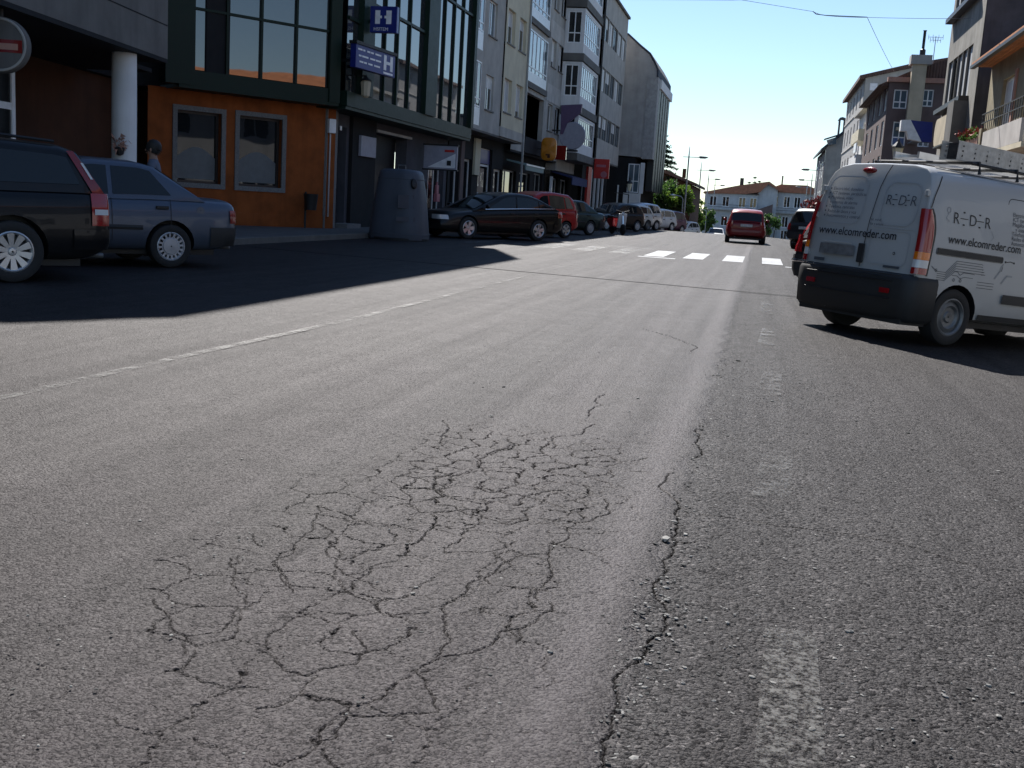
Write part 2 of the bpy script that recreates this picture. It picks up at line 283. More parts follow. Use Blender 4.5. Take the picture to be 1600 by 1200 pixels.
# ------------------------------------------------------------------ ground
def zg(X, Y):
    X = np.asarray(X, float); Y = np.asarray(Y, float)
    y2 = np.clip(Y - 66, 0, None); fall = np.where(y2 < 12, y2 ** 2 * .04 / 24, y2 * .04 - .24); fall = np.minimum(fall, 3.4)
    return -fall - .055 * np.clip(X - .6, 0, 4.6)
def z0(X, Y): return float(zg(X, Y))
CR = [(9, [(-1.504, 3.661), (-1.427, 3.627), (-1.335, 3.581), (-1.228, 3.522), (-1.176, 3.579), (-1.072, 3.550)]), (7, [(-1.504, 3.661), (-1.446, 3.509), (-1.407, 3.402)]), (8, [(-1.436, 3.471), (-1.333, 3.395), (-1.331, 3.318)]), (16, [(-1.176, 4.375), (-1.227, 4.260), (-1.189, 4.110), (-1.125, 4.008), (-1.055, 4.041)]), (15, [(-1.126, 3.883), (-1.041, 3.898), (-0.968, 3.814), (-0.875, 3.788), (-0.790, 3.739), (-0.743, 3.825), (-0.771, 3.927)]), (15, [(-1.088, 3.759), (-1.060, 3.727), (-1.047, 3.645), (-1.039, 3.484), (-1.057, 3.380), (-1.025, 3.267)]), (8, [(-1.276, 3.267), (-1.226, 3.199), (-1.200, 3.091), (-1.150, 3.032), (-1.105, 3.066), (-1.071, 3.179), (-1.025, 3.232)]), (7, [(-1.180, 3.004), (-1.188, 3.064)]), (6, [(-1.150, 3.032), (-1.057, 2.993), (-0.972, 2.925)]), (6, [(-1.170, 2.992), (-1.063, 2.874), (-0.951, 2.783), (-0.910, 2.748), (-0.856, 2.782), (-0.792, 2.820)]), (9, [(-0.783, 2.850), (-0.759, 2.969), (-0.766, 3.067), (-0.729, 3.159), (-0.712, 3.263), (-0.679, 3.397), (-0.587, 3.454)]), (9, [(-0.602, 3.559), (-0.568, 3.357), (-0.543, 3.174), (-0.534, 3.003)]), (7, [(-0.589, 3.490), (-0.558, 3.695), (-0.563, 3.862)]), (10, [(-0.580, 3.855), (-0.510, 3.908), (-0.486, 4.130), (-0.509, 4.246)]), (8, [(-0.739, 2.423), (-0.708, 2.485), (-0.689, 2.533), (-0.625, 2.579)]), (8, [(-0.704, 2.527), (-0.694, 2.640), (-0.747, 2.762), (-0.783, 2.850)]), (8, [(-0.625, 2.579), (-0.607, 2.607), (-0.587, 2.739), (-0.538, 2.782), (-0.510, 2.842), (-0.484, 2.968), (-0.498, 3.017)]), (5, [(-0.538, 2.782), (-0.525, 2.682)]), (8, [(-1.148, 2.423), (-1.082, 2.395), (-1.018, 2.329), (-0.964, 2.320), (-0.946, 2.375), (-0.879, 2.420), (-0.880, 2.514), (-0.929, 2.573), (-0.964, 2.617), (-0.924, 2.632)]), (6, [(-1.009, 2.734), (-1.124, 2.714), (-1.151, 2.604), (-1.162, 2.528), (-1.134, 2.450)]), (5, [(-1.028, 2.888), (-0.935, 2.764)]), (7, [(-1.004, 2.127), (-0.968, 2.148), (-0.940, 2.227), (-0.946, 2.298), (-0.943, 2.328)]), (9, [(-0.940, 2.227), (-0.882, 2.222), (-0.813, 2.204), (-0.798, 2.128), (-0.787, 2.062)]), (8, [(-0.798, 2.168), (-0.722, 2.187), (-0.631, 2.233), (-0.611, 2.243), (-0.645, 2.317), (-0.688, 2.394), (-0.724, 2.429)]), (8, [(-0.787, 2.062), (-0.819, 2.036), (-0.820, 1.970), (-0.847, 1.920), (-0.889, 1.933)]), (6, [(-1.413, 2.970), (-1.335, 2.986), (-1.264, 3.016), (-1.176, 3.006)]), (6, [(-1.398, 3.074), (-1.335, 2.986), (-1.257, 2.881)]), (6, [(-1.407, 3.402), (-1.388, 3.200), (-1.391, 3.060)]), (12, [(-0.238, 5.878), (-0.199, 5.467), (-0.219, 5.152)]), (10, [(-0.298, 4.808), (-0.314, 4.587), (-0.251, 4.393)]), (16, [(-0.251, 4.393), (-0.220, 4.155), (-0.208, 3.849), (-0.218, 3.575), (-0.211, 3.373), (-0.171, 3.148), (-0.163, 2.940), (-0.192, 2.787), (-0.227, 2.644), (-0.246, 2.538)]), (14, [(-0.246, 2.538), (-0.227, 2.452), (-0.226, 2.332), (-0.234, 2.234), (-0.214, 2.139), (-0.229, 2.014)]), (9, [(-0.205, 3.810), (-0.152, 3.792)]), (5, [(-0.127, 4.197), (0.086, 4.199), (0.293, 4.171), (0.465, 4.159), (0.696, 4.066), (0.859, 3.957)]), (5, [(-0.188, 3.790), (-0.093, 3.858)]), (7, [(-1.566, 2.643), (-1.517, 2.584), (-1.454, 2.534), (-1.397, 2.460), (-1.355, 2.442), (-1.290, 2.491), (-1.308, 2.616), (-1.321, 2.662)]), (7, [(-1.524, 3.021), (-1.450, 2.907), (-1.411, 2.818), (-1.313, 2.704)]), (6, [(-1.450, 2.907), (-1.406, 2.956), (-1.351, 2.996), (-1.285, 2.899), (-1.231, 2.834)]), (6, [(-1.351, 2.996), (-1.398, 3.074), (-1.379, 3.204)]), (6, [(-1.568, 3.291), (-1.499, 3.171)]), (6, [(-1.355, 2.442), (-1.303, 2.343)]), (8, [(-1.073, 10.789), (-0.859, 10.529), (-0.717, 10.290), (-0.476, 9.294)]), (5, [(-0.865, 6.782), (-0.817, 6.377), (-0.843, 5.979)]), (6, [(-0.775, 5.768), (-0.799, 5.481), (-0.908, 5.336), (-0.875, 5.073)]), (8, [(-1.069, 5.087), (-1.108, 4.913), (-1.142, 4.682), (-1.103, 4.504)]), (6, [(-1.537, 5.434), (-1.412, 4.982), (-1.327, 4.799)]), (6, [(-0.533, 4.957), (-0.452, 5.034), (-0.434, 5.079)]), (5, [(-0.564, 4.740), (-0.535, 4.629)])]
def jag(L, amp=.13, n=5):
    P = [np.array(p) for p in L]
    for k in range(n):
        Q = [P[0]]
        for a, b in zip(P[:-1], P[1:]):
            d = b - a; nn = np.array([-d[1], d[0]]); Q += [(a + b) / 2 + nn * rng.uniform(-amp, amp), b]
        P = Q
    return np.array(P)
def make_road():
    xs = np.concatenate([-np.geomspace(2.2, 500, 46)[::-1], np.arange(-2.19, -1.72, .02), np.arange(-1.72, -.05, .0045), np.arange(-.02, 1.0, .016), np.geomspace(1.01, 500, 46)])
    yl = [1.4]
    while yl[-1] < 11.5: yl.append(yl[-1] + (max(.0038, yl[-1] ** 2 / 1955 * .5) if yl[-1] < 6.4 else yl[-1] ** 2 / 1955 * .9))
    while yl[-1] < 60: yl.append(yl[-1] * 1.02)
    while yl[-1] < 150: yl.append(yl[-1] + 1.5)
    ys = np.concatenate([[-400, -150, -60, -25, -10, -4, -1, .3, 1], np.array(yl), np.geomspace(155, 5000, 16)])
    XX, YY = np.meshgrid(xs, ys); nx, ny = len(xs), len(ys)
    ck = np.zeros(XX.shape)
    # traced cracks
    wob = lambda a, b: 1 + .55 * np.sin(37 * a + 11 * b) * np.sin(53 * b - 17 * a)
    for w, L in CR:
        P = jag(L); w = w * .00013
        for a, b in zip(P[:-1], P[1:]):
            m = .05
            i0, i1 = np.searchsorted(ys, [min(a[1], b[1]) - m, max(a[1], b[1]) + m]); j0, j1 = np.searchsorted(xs, [min(a[0], b[0]) - m, max(a[0], b[0]) + m])
            if i1 <= i0 or j1 <= j0: continue
            x, y = XX[i0:i1, j0:j1], YY[i0:i1, j0:j1]; d = b - a; l2 = max(d @ d, 1e-9)
            tt = np.clip(((x - a[0]) * d[0] + (y - a[1]) * d[1]) / l2, 0, 1); dd = np.hypot(x - a[0] - tt * d[0], y - a[1] - tt * d[1])
            wd = w * wob(x, y) + .0006 * np.clip(y - 3.2, 0, 4)
            ck[i0:i1, j0:j1] = np.maximum(ck[i0:i1, j0:j1], np.clip((wd + .0030 - dd) / .0034, 0, 1))
    # alligator cracking between the traced cracks
    i0, i1 = np.searchsorted(ys, [1.8, 6.2]); j0, j1 = np.searchsorted(xs, [-1.72, -.05]); x, y = XX[i0:i1, j0:j1], YY[i0:i1, j0:j1]
    def net(cx, cy, jx, mk, wmin, drop):
        gx_, gy_ = np.meshgrid(np.arange(-2.0, .2, cx), np.arange(1.4, 6.7, cy)); sd = np.stack([gx_.ravel(), gy_.ravel()], -1) + rng.uniform(-jx, jx, (gx_.size, 2))
        wx = x + .010 * np.sin(31 * y + 3 * np.sin(19 * x)) + .0045 * np.sin(97 * y + 61 * x) + .003 * np.sin(211 * x + 173 * y); wy = y + .012 * np.sin(27 * x + 2 * np.sin(23 * y)) + .005 * np.sin(89 * x - 71 * y) + .003 * np.sin(193 * x - 229 * y)
        d1 = np.full(x.shape, 9.); d2 = d1.copy(); n1 = np.zeros(x.shape, np.int32); n2 = n1.copy()
        for i, p in enumerate(sd):
            r0, r1 = np.searchsorted(ys[i0:i1], [p[1] - .6, p[1] + .6]); q0, q1 = np.searchsorted(xs[j0:j1], [p[0] - .6, p[0] + .6])
            if r1 <= r0 or q1 <= q0: continue
            S = np.s_[r0:r1, q0:q1]; d = np.hypot(wx[S] - p[0], wy[S] - p[1]); a = d < d1[S]; b = (~a) & (d < d2[S])
            nd2 = np.where(a, d1[S], np.where(b, d, d2[S])); nn2 = np.where(a, n1[S], np.where(b, i, n2[S])); d1[S] = np.where(a, d, d1[S]); n1[S] = np.where(a, i, n1[S]); d2[S] = nd2; n2[S] = nn2
        e = (d2 ** 2 - d1 ** 2) / (2 * np.maximum(.03, np.hypot(*(sd[n1] - sd[n2]).transpose(2, 0, 1))))
        lo, hi = np.minimum(n1, n2), np.maximum(n1, n2); keep = ((lo * 7919 + hi * 104729) % 1000) / 1000.0          # each edge of the net opens by its own amount
        amt = np.clip((keep - drop) / (1 - drop), 0, 1) * mk
        wd = (wmin + .0007 * np.clip(y - 3.2, 0, 3)) * np.clip(amt * 2.2, 0, 1.3) * wob(x, y)
        v = np.clip((wd + .0026 - e) / .0034, 0, 1) * np.clip(amt * 3, 0, 1)
        ck[i0:i1, j0:j1] = np.maximum(ck[i0:i1, j0:j1], v)
    gs = lambda cx_, cy_, sx_, sy_: np.exp(-((x - cx_) / sx_) ** 4 - ((y - cy_) / sy_) ** 4)
    net(.115, .150, .050, gs(-1.0, 4.6, .52, .80), .0021, -.25); net(.19, .23, .08, gs(-1.08, 3.1, .64, 1.25), .0015, .02); net(.13, .16, .06, .8 * gs(-.85, 3.7, .5, .9), .0010, .40)
    ZZ = zg(XX, YY) - .006 * ck
    ZZ -= .007 * smooth01(-.26, -.19, XX + .03 * np.sin(9 * YY)) * (YY < 40)
    near = np.exp(-((YY - 4) / 9) ** 2)
    ZZ += near * (.004 * np.sin(3.1 * XX + 1.3 * YY) + .003 * np.sin(5.7 * XX - 2.3 * YY) - .010 * np.exp(-((XX + 1.0) / .5) ** 2) - .003 * np.exp(-((XX + 1.62) / .10) ** 2))
    me = bpy.data.meshes.new('road'); nv = nx * ny
    me.vertices.add(nv); me.vertices.foreach_set('co', np.stack([XX, YY, ZZ], -1).reshape(-1).astype(np.float32))
    I = (np.arange(ny - 1)[:, None] * nx + np.arange(nx - 1)[None]).reshape(-1); F = np.stack([I, I + 1, I + nx + 1, I + nx], -1)
    me.loops.add(F.size); me.loops.foreach_set('vertex_index', F.reshape(-1).astype(np.int32)); me.polygons.add(len(F))
    me.polygons.foreach_set('loop_start', (np.arange(len(F)) * 4).astype(np.int32)); me.polygons.foreach_set('loop_total', np.full(len(F), 4, np.int32))
    at = me.attributes.new('crack', 'FLOAT', 'POINT'); at.data.foreach_set('value', ck.reshape(-1).astype(np.float32))
    me.update(calc_edges=True); me.polygons.foreach_set('use_smooth', np.ones(len(F), bool)); me.validate()
    ob = bpy.data.objects.new('road', me); COL.objects.link(ob); me.materials.append(MT['asphalt']); ob['kind'] = 'structure'; ORG['road'] = (0, 0, 0)
    print('road verts', nv); return ob
road = make_road()
def sheet(name, poly, mat, dz=.004, n=1):
    a, b, c, d = poly; mb = MB(); rows = []
    for i in range(n + 1):
        t = i / n; p = [a[k] + (d[k] - a[k]) * t for k in (0, 1)]; q = [b[k] + (c[k] - b[k]) * t for k in (0, 1)]
        rows.append([(p[0], p[1], z0(*p) + dz), (q[0], q[1], z0(*q) + dz)])
    return mb.grid(rows).build(name, mat, road)
# zebra crossing, stop lines
for i in range(12):
    xl = .12 - i * 1.0; far = 0 if i < 4 else .25 + .03 * i
    mt = 'paint_line' if i < 4 else ('paint_line_worn' if i in (4, 5, 6, 8, 10) else 'paint_line_faint')
    sheet('zebra_stripe', [(xl, 28.3 + far), (xl + .52, 28.3 + far), (xl + .52, 32.6 + far), (xl, 32.6 + far)], mt, .005, 2)
sheet('stop_line', [(-2.95, 27.55), (.9, 27.55), (.9, 27.9), (-2.95, 27.9)], 'paint_line')
sheet('stop_line', [(-6.4, 33.9), (-3.2, 33.6), (-3.2, 33.9), (-6.4, 34.2)], 'paint_line_worn')
# centre line, worn
for a, b in ((1.2, 6.4), (6.45, 9.4), (9.5, 12.9), (13.0, 14.4), (14.6, 17.8), (19, 22)):
    k = lambda y: -3.72 + min(.2, max(0, (y - 4) * .04))
    sheet('centre_line', [(k(a) - .10, a), (k(a) - .02, a), (k(b) - .02, b), (k(b) - .10, b)], 'paint_line_faint', .006, 4)
for a, b in ((38, 40.5), (46, 48.5)): sheet('centre_line', [(-3.3, a), (-3.15, a), (-3.15, b), (-3.3, b)], 'paint_line_faint')
# ghost of the old edge line
for a, b in ((1.5, 3.05), (4.55, 5.5), (7.1, 8.4), (10.2, 11.8), (13.5, 15.5)): sheet('edge_line', [(.07, a), (.23, a), (.26, b), (.12, b)], 'paint_line_ghost' if a < 2 else 'paint_line_trace', .005, 3)
# parking bay lines on the left
for y in (36.3, 42.0, 49.0): sheet('bay_line', [(-5.2, y + 3.2), (-5.0, y + 3.2), (-9.6, y - 2.9), (-9.8, y - 2.9)], 'paint_line_worn', .004, 4)
sheet('bay_line', [(-6.0, 12.0), (-5.9, 12.1), (-6.5, 11.1), (-6.6, 11.1)], 'paint_line_worn')
simple('tar', (.006, .006, .007), .95, spec=.02)
sheet('tar_joint', [(-9.5, 19.42), (.6, 17.03), (.6, 17.09), (-9.5, 19.48)], 'tar', .004); sheet('tar_joint', [(.6, 17.03), (3.2, 16.42), (3.2, 16.48), (.6, 17.09)], 'tar', .004)
# pavements with kerbs
def pavement(name, line, outer, h, side):
    """line: kerb polyline (x,y); outer: x of the far edge"""
    mb = MB(); kb = MB(); rows = []; k2 = []
    for x, y in line:
        b = z0(x, y); t = b + h; s = side
        k2.append([(x, y, b - .05), (x, y, t - .01), (x + s * .01, y, t), (x + s * .14, y, t), (x + s * .14, y, b - .05)])
        rows.append([(x + s * .141, y, t - .004), (outer, y, t - .004 + (.0))])
    kb.grid(k2); p = mb.grid(rows).build(name, 'pavement', kind='structure'); kb.build('kerb', 'kerb', p); return p
pavement('pavement_left', [(-10.0, -30), (-10.0, 3), (-10.0, 12), (-10.0, 26), (-9.9, 40), (-9.6, 60), (-8.2, 68), (-8.0, 76), (-7.6, 90), (-7.4, 110), (-7.8, 140), (-8, 175)], -16, .13, -1)
pavement('pavement_right', [(5.0, -30), (5.0, 20), (5.0, 45), (4.6, 60), (4.4, 76), (4.3, 90), (4.5, 110), (5, 140), (5.2, 175)], 14, .13, 1)
# loose chippings by the joint
def gravel():
    ico = bmesh.new(); bmesh.ops.create_icosphere(ico, subdivisions=1, radius=1); bv = np.array([v.co[:] for v in ico.verts]); bf = np.array([[v.index for v in f.verts] for f in ico.faces]); ico.free()
    for nm, mt, n, spread in (('loose_chippings', 'stone_chip', 1100, 1), ('dark_chippings', 'stone_chip_dark', 900, 1)):
        V = []; F = []
        for i in range(n):
            y = rng.uniform(1.8, 3.2) if rng.random() < .35 else 1.8 * (9 / 1.8) ** rng.random()
            u = rng.random()
            x = rng.normal(-.18, .05) if u < .28 else (rng.uniform(-.2, 1.3) if u < .75 else rng.uniform(-2.2, 2.5))
            r = rng.lognormal(-5.55, .38) * (1.0 if u < .28 else .85) * (1 + .06 * y)
            a = rng.uniform(0, 6.28); s = np.array([rng.uniform(.7, 1.5), rng.uniform(.6, 1.1), rng.uniform(.25, .6)]) * r
            p = bv * s * (1 + rng.uniform(-.25, .25, (len(bv), 1))); p = p @ np.array([[math.cos(a), math.sin(a), 0], [-math.sin(a), math.cos(a), 0], [0, 0, 1]])
            F.append(bf + len(V) * len(bv)); V.append(p + (x, y, z0(x, y) + s[2] * .25 - (.008 if x > -.2 else .002)))
        me = bpy.data.meshes.new(nm); me.from_pydata(np.concatenate(V).tolist(), [], np.concatenate(F).tolist())
        o = bpy.data.objects.new(nm, me); COL.objects.link(o); me.materials.append(MT[mt]); o['kind'] = 'stuff'
        tag(o, 'pale stone chippings scattered along the asphalt joint' if 'loose' in nm else 'dark stone chippings scattered over the coarse asphalt', 'gravel')
gravel()
# ------------------------------------------------------------------ facade kit
class Fac:
    def __init__(s, root, o, d):
        l = math.hypot(*d); s.root = root; s.o = o; s.d = (d[0] / l, d[1] / l); s.n = (s.d[1], -s.d[0])
    def p(s, u, v, w=0): return (s.o[0] + u * s.d[0] + w * s.n[0], s.o[1] + u * s.d[1] + w * s.n[1], v)
    def hx(s, mb, u0, u1, v0, v1, w0, w1): return mb.hexa([s.p(u0, v0, w0), s.p(u1, v0, w0), s.p(u1, v0, w1), s.p(u0, v0, w1), s.p(u0, v1, w0), s.p(u1, v1, w0), s.p(u1, v1, w1), s.p(u0, v1, w1)])
    def box(s, name, u0, u1, v0, v1, w0, w1, mat, parent=None, bevel=0): return s.hx(MB(), u0, u1, v0, v1, w0, w1).build(name, mat, parent or s.root, bevel=bevel)
    def wall(s, name, u0, u1, v0, v1, holes, mat, w=0, depth=.2, parent=None):
        us = sorted({u0, u1} | {a for h in holes for a in h[:2] if u0 < a < u1}); vs = sorted({v0, v1} | {a for h in holes for a in h[2:] if v0 < a < v1}); mb = MB()
        for a, b in zip(us[:-1], us[1:]):
            for c, d in zip(vs[:-1], vs[1:]):
                mu, mv = (a + b) / 2, (c + d) / 2
                if any(h[0] < mu < h[1] and h[2] < mv < h[3] for h in holes): continue
                mb.add([s.p(a, c, w), s.p(b, c, w), s.p(b, d, w), s.p(a, d, w)], [(0, 1, 2, 3)])
        for h in holes:
            a, b, c, d = h
            for q in (((a, c), (b, c)), ((b, c), (b, d)), ((b, d), (a, d)), ((a, d), (a, c))):
                mb.add([s.p(*q[0], w), s.p(*q[1], w), s.p(*q[1], w - depth), s.p(*q[0], w - depth)], [(0, 1, 2, 3)])
        return mb.build(name, mat, parent or s.root)
    def window(s, u0, u1, v0, v1, w=-.12, nu=2, tr=(), fr=.06, mat='white_alu', glass='window_glass', blind=0, bm='blind', sill=None, parent=None, name='window', split=False):
        mb = MB(); t = .05
        s.hx(mb, u0, u1, v0, v0 + fr, w, w + t); s.hx(mb, u0, u1, v1 - fr, v1, w, w + t); s.hx(mb, u0, u0 + fr, v0 + fr, v1 - fr, w, w + t); s.hx(mb, u1 - fr, u1, v0 + fr, v1 - fr, w, w + t)
        ce = [u0 + (u1 - u0) * k / nu for k in range(nu + 1)]
        for c in ce[1:-1]: s.hx(mb, c - fr / 2, c + fr / 2, v0 + fr, v1 - fr, w + .003, w + t - .003)
        rows = [v0] + [v0 + (v1 - v0) * k for k in tr] + [v1]
        for k in rows[1:-1]: s.hx(mb, u0 + fr, u1 - fr, k - fr / 2, k + fr / 2, w + .006, w + t - .006)
        f = mb.build(name, mat, parent or s.root)
        if split:
            for a, b in zip(ce[:-1], ce[1:]):
                for c, d in zip(rows[:-1], rows[1:]): s.hx(MB(), a, b, c, d, w + .015, w + .022).build('pane', glass, f)
        else: s.hx(MB(), u0 + .01, u1 - .01, v0 + .01, v1 - .01, w + .015, w + .022).build('pane', glass, f)
        if blind: s.hx(MB(), u0 + fr, u1 - fr, v1 - fr - (v1 - v0 - 2 * fr) * blind, v1 - fr, w + .024, w + .034).build('roller_blind', bm, f)
        if sill: s.hx(MB(), u0 - .06, u1 + .06, v0 - .06, v0 - .002, w + .05, w + sill).build('sill', 'granite', f)
        return f
def block(name, poly, z0_, z1_, mat, parent, bevel=0):
    return MB().prism(poly, lambda a, b, k: (a, b, z1_ if k else z0_)).build(name, mat, parent, bevel=bevel)
def holes_of(l): return [tuple(h[:4]) for h in l]

# ---- concrete block with the bar under it (far left)
b1 = thing('corner_building', 'concrete building on a round white column at the far left', 'building', (-12, 12, 0))
f = Fac(b1, (-11.2, 15.5), (-.165, .986))
wn = [(u, u + 1.5, z, z + 1.35) for z in (5.9, 8.7, 11.5) for u in (-13, -9, -5, -1, 2.6)]
f.wall('upper_wall', -16, 5.37, 3.6, 13.2, wn, 'concrete_dark', 0)
for h in wn: f.window(*h, nu=2, blind=random.choice([0, .5, 1]))
for z in (4.25, 5.0):
    for u in (-16, -8.6, -1.6): f.box('joint_strip', u + .03, min(u + 7.2, 5.34), z - .012, z + .012, .002, .006, 'shop_dark')
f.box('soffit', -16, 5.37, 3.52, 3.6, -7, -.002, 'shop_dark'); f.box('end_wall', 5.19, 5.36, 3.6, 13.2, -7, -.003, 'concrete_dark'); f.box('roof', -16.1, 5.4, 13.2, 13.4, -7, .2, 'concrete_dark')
f.box('back_wall', -16, 13, .02, 3.52, -3.2, -2.9, 'brown_dark'); f.box('gap_fill_wall', 5.37, 9.6, 3.52, 12.8, -3.2, -2.7, 'shop_dark'); f.box('link_soffit', 5.37, 7.6, 3.53, 3.62, -2.7, -1.2, 'shop_dark')  # upper dark wall and link soffit are added to fill the shadowed gap
for u0, u1 in ((-.9, .3), (.75, 2.2)):
    f.window(u0, u1, .2, 3.1, -1.6, nu=1, tr=(.72,), fr=.12, mat='white_alu', name='shop_window')
for u in (4.05, -1.6, -7.2):
    x, y, _ = f.p(u, 0, -.35)
    MB().lathe([(.23, .1), (.235, 2.6), (.23, 3.55)], 28, Matrix.Translation((x, y, 0))).build('column', 'white_render', b1, smooth=True)
x, y, _ = f.p(4.05, 0, -.35)
fb = MB(); fb.lathe([(.02, 0), (.07, .03), (.10, .14), (.08, .16)], 10, Matrix.Translation((x + .08, y - .28, 1.58)));
pot = thing('hanging_planter', 'small dark planter with dry flowers fixed to the white column', 'planter', (x + .08, y - .28, 1.55)); fb.build('pot', 'iron', pot)
mb = MB()
for i in range(60):
    a = rng.uniform(0, 6.28); r = rng.uniform(.02, .17); c = np.array([x + .08 + r * math.cos(a), y - .28 + r * math.sin(a), 1.72 + rng.uniform(-.05, .22)]); e = rng.normal(0, .04, (3, 3)); mb.add([c + e[0], c + e[1], c + e[2]], [(0, 1, 2)])
mb.build('flowers', 'pink_render', pot)
# round bar sign
sg = thing('round_sign', 'round lit-box bar sign with a red band under the concrete soffit', 'sign', (-11.27, 14.7, 3.0), (0, 0, R(18)))
Mx = Matrix.Rotation(R(90), 4, 'X')
MB().lathe([(.02, -.1), (.38, -.1), (.405, -.07), (.405, .07), (.38, .1), (.02, .1)], 40, Mx).build('box', 'concrete_dark', sg, smooth=True, local=True, sharp=35)
MB().lathe([(.01, .106), (.345, .106), (.35, .102)], 40, Mx).build('face', 'concrete_dark', sg, local=True)
MB().lathe([(.35, .104), (.36, .118), (.385, .118), (.39, .104)], 40, Mx).build('rim', 'concrete', sg, local=True)
MB().box(-.33, .33, -.112, -.107, -.11, .075).build('band', 'dark_red_lens', sg, local=True); MB().box(-.27, .27, -.117, -.113, -.07, .02).build('band_panel', 'pink_render', sg, local=True)
MB().tube([(0, 0, .4), (0, 0, .55)], .03).build('bracket', 'iron', sg, local=True)

# ---- green glass building with the orange ground floor
b2 = thing('glass_building', 'dark green glass fronted building above an orange ground floor', 'building', (-12.5, 30, 0))
block('core', [(-13.55, 25.1), (-11.75, 27.95), (-11.55, 28.4), (-11.55, 41.25), (-21, 41.25), (-21, 25.1)], 3.45, 13.2, 'shop_dark', b2)
block('shadow_casting_floors', [(-12.6, 22.8), (-11.4, 22.8), (-10.6, 24.0), (-10.6, 37.7), (-21, 37.7), (-21, 22.8)], 12.6, 17.2, 'concrete_dark', b2)  # out-of-view overhang, shaped so its shadow edge lands on the road
fd = Fac(b2, (-13.75, 24.85), (.582, .813))
fd.box('soffit', -.4, 4.1, 3.40, 3.48, -2.5, .08, 'green_frame'); fd.box('lower_band', -.2, 3.9, 3.48, 3.84, -.2, .06, 'green_frame')
mu = [0, .87, 1.81, 2.81, 3.79]; rows = [3.84, 5.29, 6.85, 8.4, 10.0, 11.6, 12.6]
for a, b in zip(mu[:-1], mu[1:]):
    for c, d in zip(rows[:-1], rows[1:]): fd.box('glass_panel', a + .02, b - .02, c + .02, d - .02, -.04, -.02, 'curtain_glass')
for u in mu[1:-1]: fd.box('mullion', u - .03, u + .03, 3.84, 12.6, -.05, .04, 'green_frame')
for z in rows[1:]: fd.box('transom', 0, 3.79, z - .03, z + .03, -.05, .034, 'green_frame')
fd.box('post', -.75, -.002, 3.48, 12.6, -.25, .10, 'green_frame'); fd.box('post', 3.792, 4.12, 3.48, 12.6, -.25, .10, 'green_frame')
fr_ = Fac(b2, (-11.2, 0), (0, 1))
fr_.box('lower_band', 28.35, 41.3, 3.45, 3.84, -.3, .05, 'green_frame'); fr_.box('soffit', 28.35, 41.3, 3.36, 3.44, -1.2, .02, 'green_frame')
for a, b in ((29.25, 30.15), (35.15, 36.35), (40.95, 41.3)): fr_.box('post', a, b, 3.84, 13.0, -.3, .12, 'green_frame')
for cells, zz in (([28.42, 29.25], [3.84, 5.75, 8.3, 10.6, 13]), ([30.15, 31.33, 32.46, 33.61, 35.15], [3.84, 6.42, 8.9, 11.2, 13]), ([36.35, 37.33, 38.5, 39.66, 40.95], [3.84, 7.92, 10.4, 13])):
    for a, b in zip(cells[:-1], cells[1:]):
        for c, d in zip(zz[:-1], zz[1:]): fr_.box('glass_panel', a + .02, b - .02, c + .02, d - .02, -.06, -.04, 'curtain_glass')
    for u in cells[1:-1]: fr_.box('mullion', u - .035, u + .035, 3.84, 13, -.07, .03, 'green_frame')
    for z in zz[1:-1]: fr_.box('transom', cells[0], cells[-1], z - .04, z + .04, -.07, .024, 'green_frame')
# orange ground floor
fo = Fac(b2, (-14.83, 24.44), (.582, .813)); ow = [(.85, 2.04, 1.15, 2.92), (2.54, 3.79, 1.15, 2.94)]
fo.wall('orange_wall', .1, 5.45, .45, 3.42, ow, 'orange', 0, .22); fo.box('plinth', .1, 5.45, .1, .449, -.2, .012, 'orange')
for a, b, c, d in ow:
    w_ = fo.window(a, b, c, d, -.2, nu=1, tr=(), fr=.06, mat='dark_frame', split=False)
    for q in ((a - .12, a, c - .12, d + .12), (b, b + .12, c - .12, d + .12), (a, b, d, d + .12), (a, b, c - .12, c)): fo.hx(MB(), *q, -.02, .035).build('surround', 'granite', w_)
    pl = [(a + .08 + (b - a - .16) * k / 10, c + .12 + (.52 + .26 * math.sin(math.pi * k / 10))) for k in range(11)]
    MB().prism([(a + .08, c + .1)] + pl + [(b - .08, c + .1)], lambda u, v, k: fo.p(u, v, -.172 - .004 * (1 - k))).build('cafe_curtain', 'curtain', w_)
fo.box('meter_box', 5.16, 5.38, 2.72, 3.1, .002, .14, 'white_alu', bevel=.02); fo.box('conduit', 5.25, 5.29, .45, 2.72, .002, .035, 'grey_metal')
fg = Fac(b2, (-12.05, 0), (0, 1))
dh = [(29.75, 30.7, .1, 3.0), (33.2, 36.3, .1, 3.05), (38.9, 40.9, .1, 2.9)]
fg.wall('ground_floor_wall', 28.6, 41.3, .05, 3.36, dh, 'shop_grey', 0, .4)
fg.box('pilaster', 28.6, 29.4, .1, 3.36, .002, .25, 'granite'); fg.box('dark_panel', 30.9, 32.9, .1, 3.36, .002, .12, 'shop_dark'); fg.box('light_box', 31.4, 32.7, 2.25, 2.85, .122, .2, 'sign_grey'); fg.box('step', 29.7, 30.8, .1, .25, .0, .5, 'granite')
fg.box('lintel', 33.0, 36.5, 3.06, 3.14, .002, .12, 'concrete_light')
fg.box('opening_shade_sheet', 33.2, 36.3, .1, 3.05, -.5, -.42, 'black'); fg.window(29.75, 30.7, .1, 3.0, -.3, nu=1, fr=.08, mat='dark_frame', name='door'); fg.window(38.9, 40.9, .1, 2.9, -.25, nu=3, fr=.07, mat='white_alu', name='shop_window')  # black sheet stands in for the shade inside the wide opening
fg.box('number_plate', 29.52, 29.64, 2.86, 2.98, .252, .27, 'sign_white')
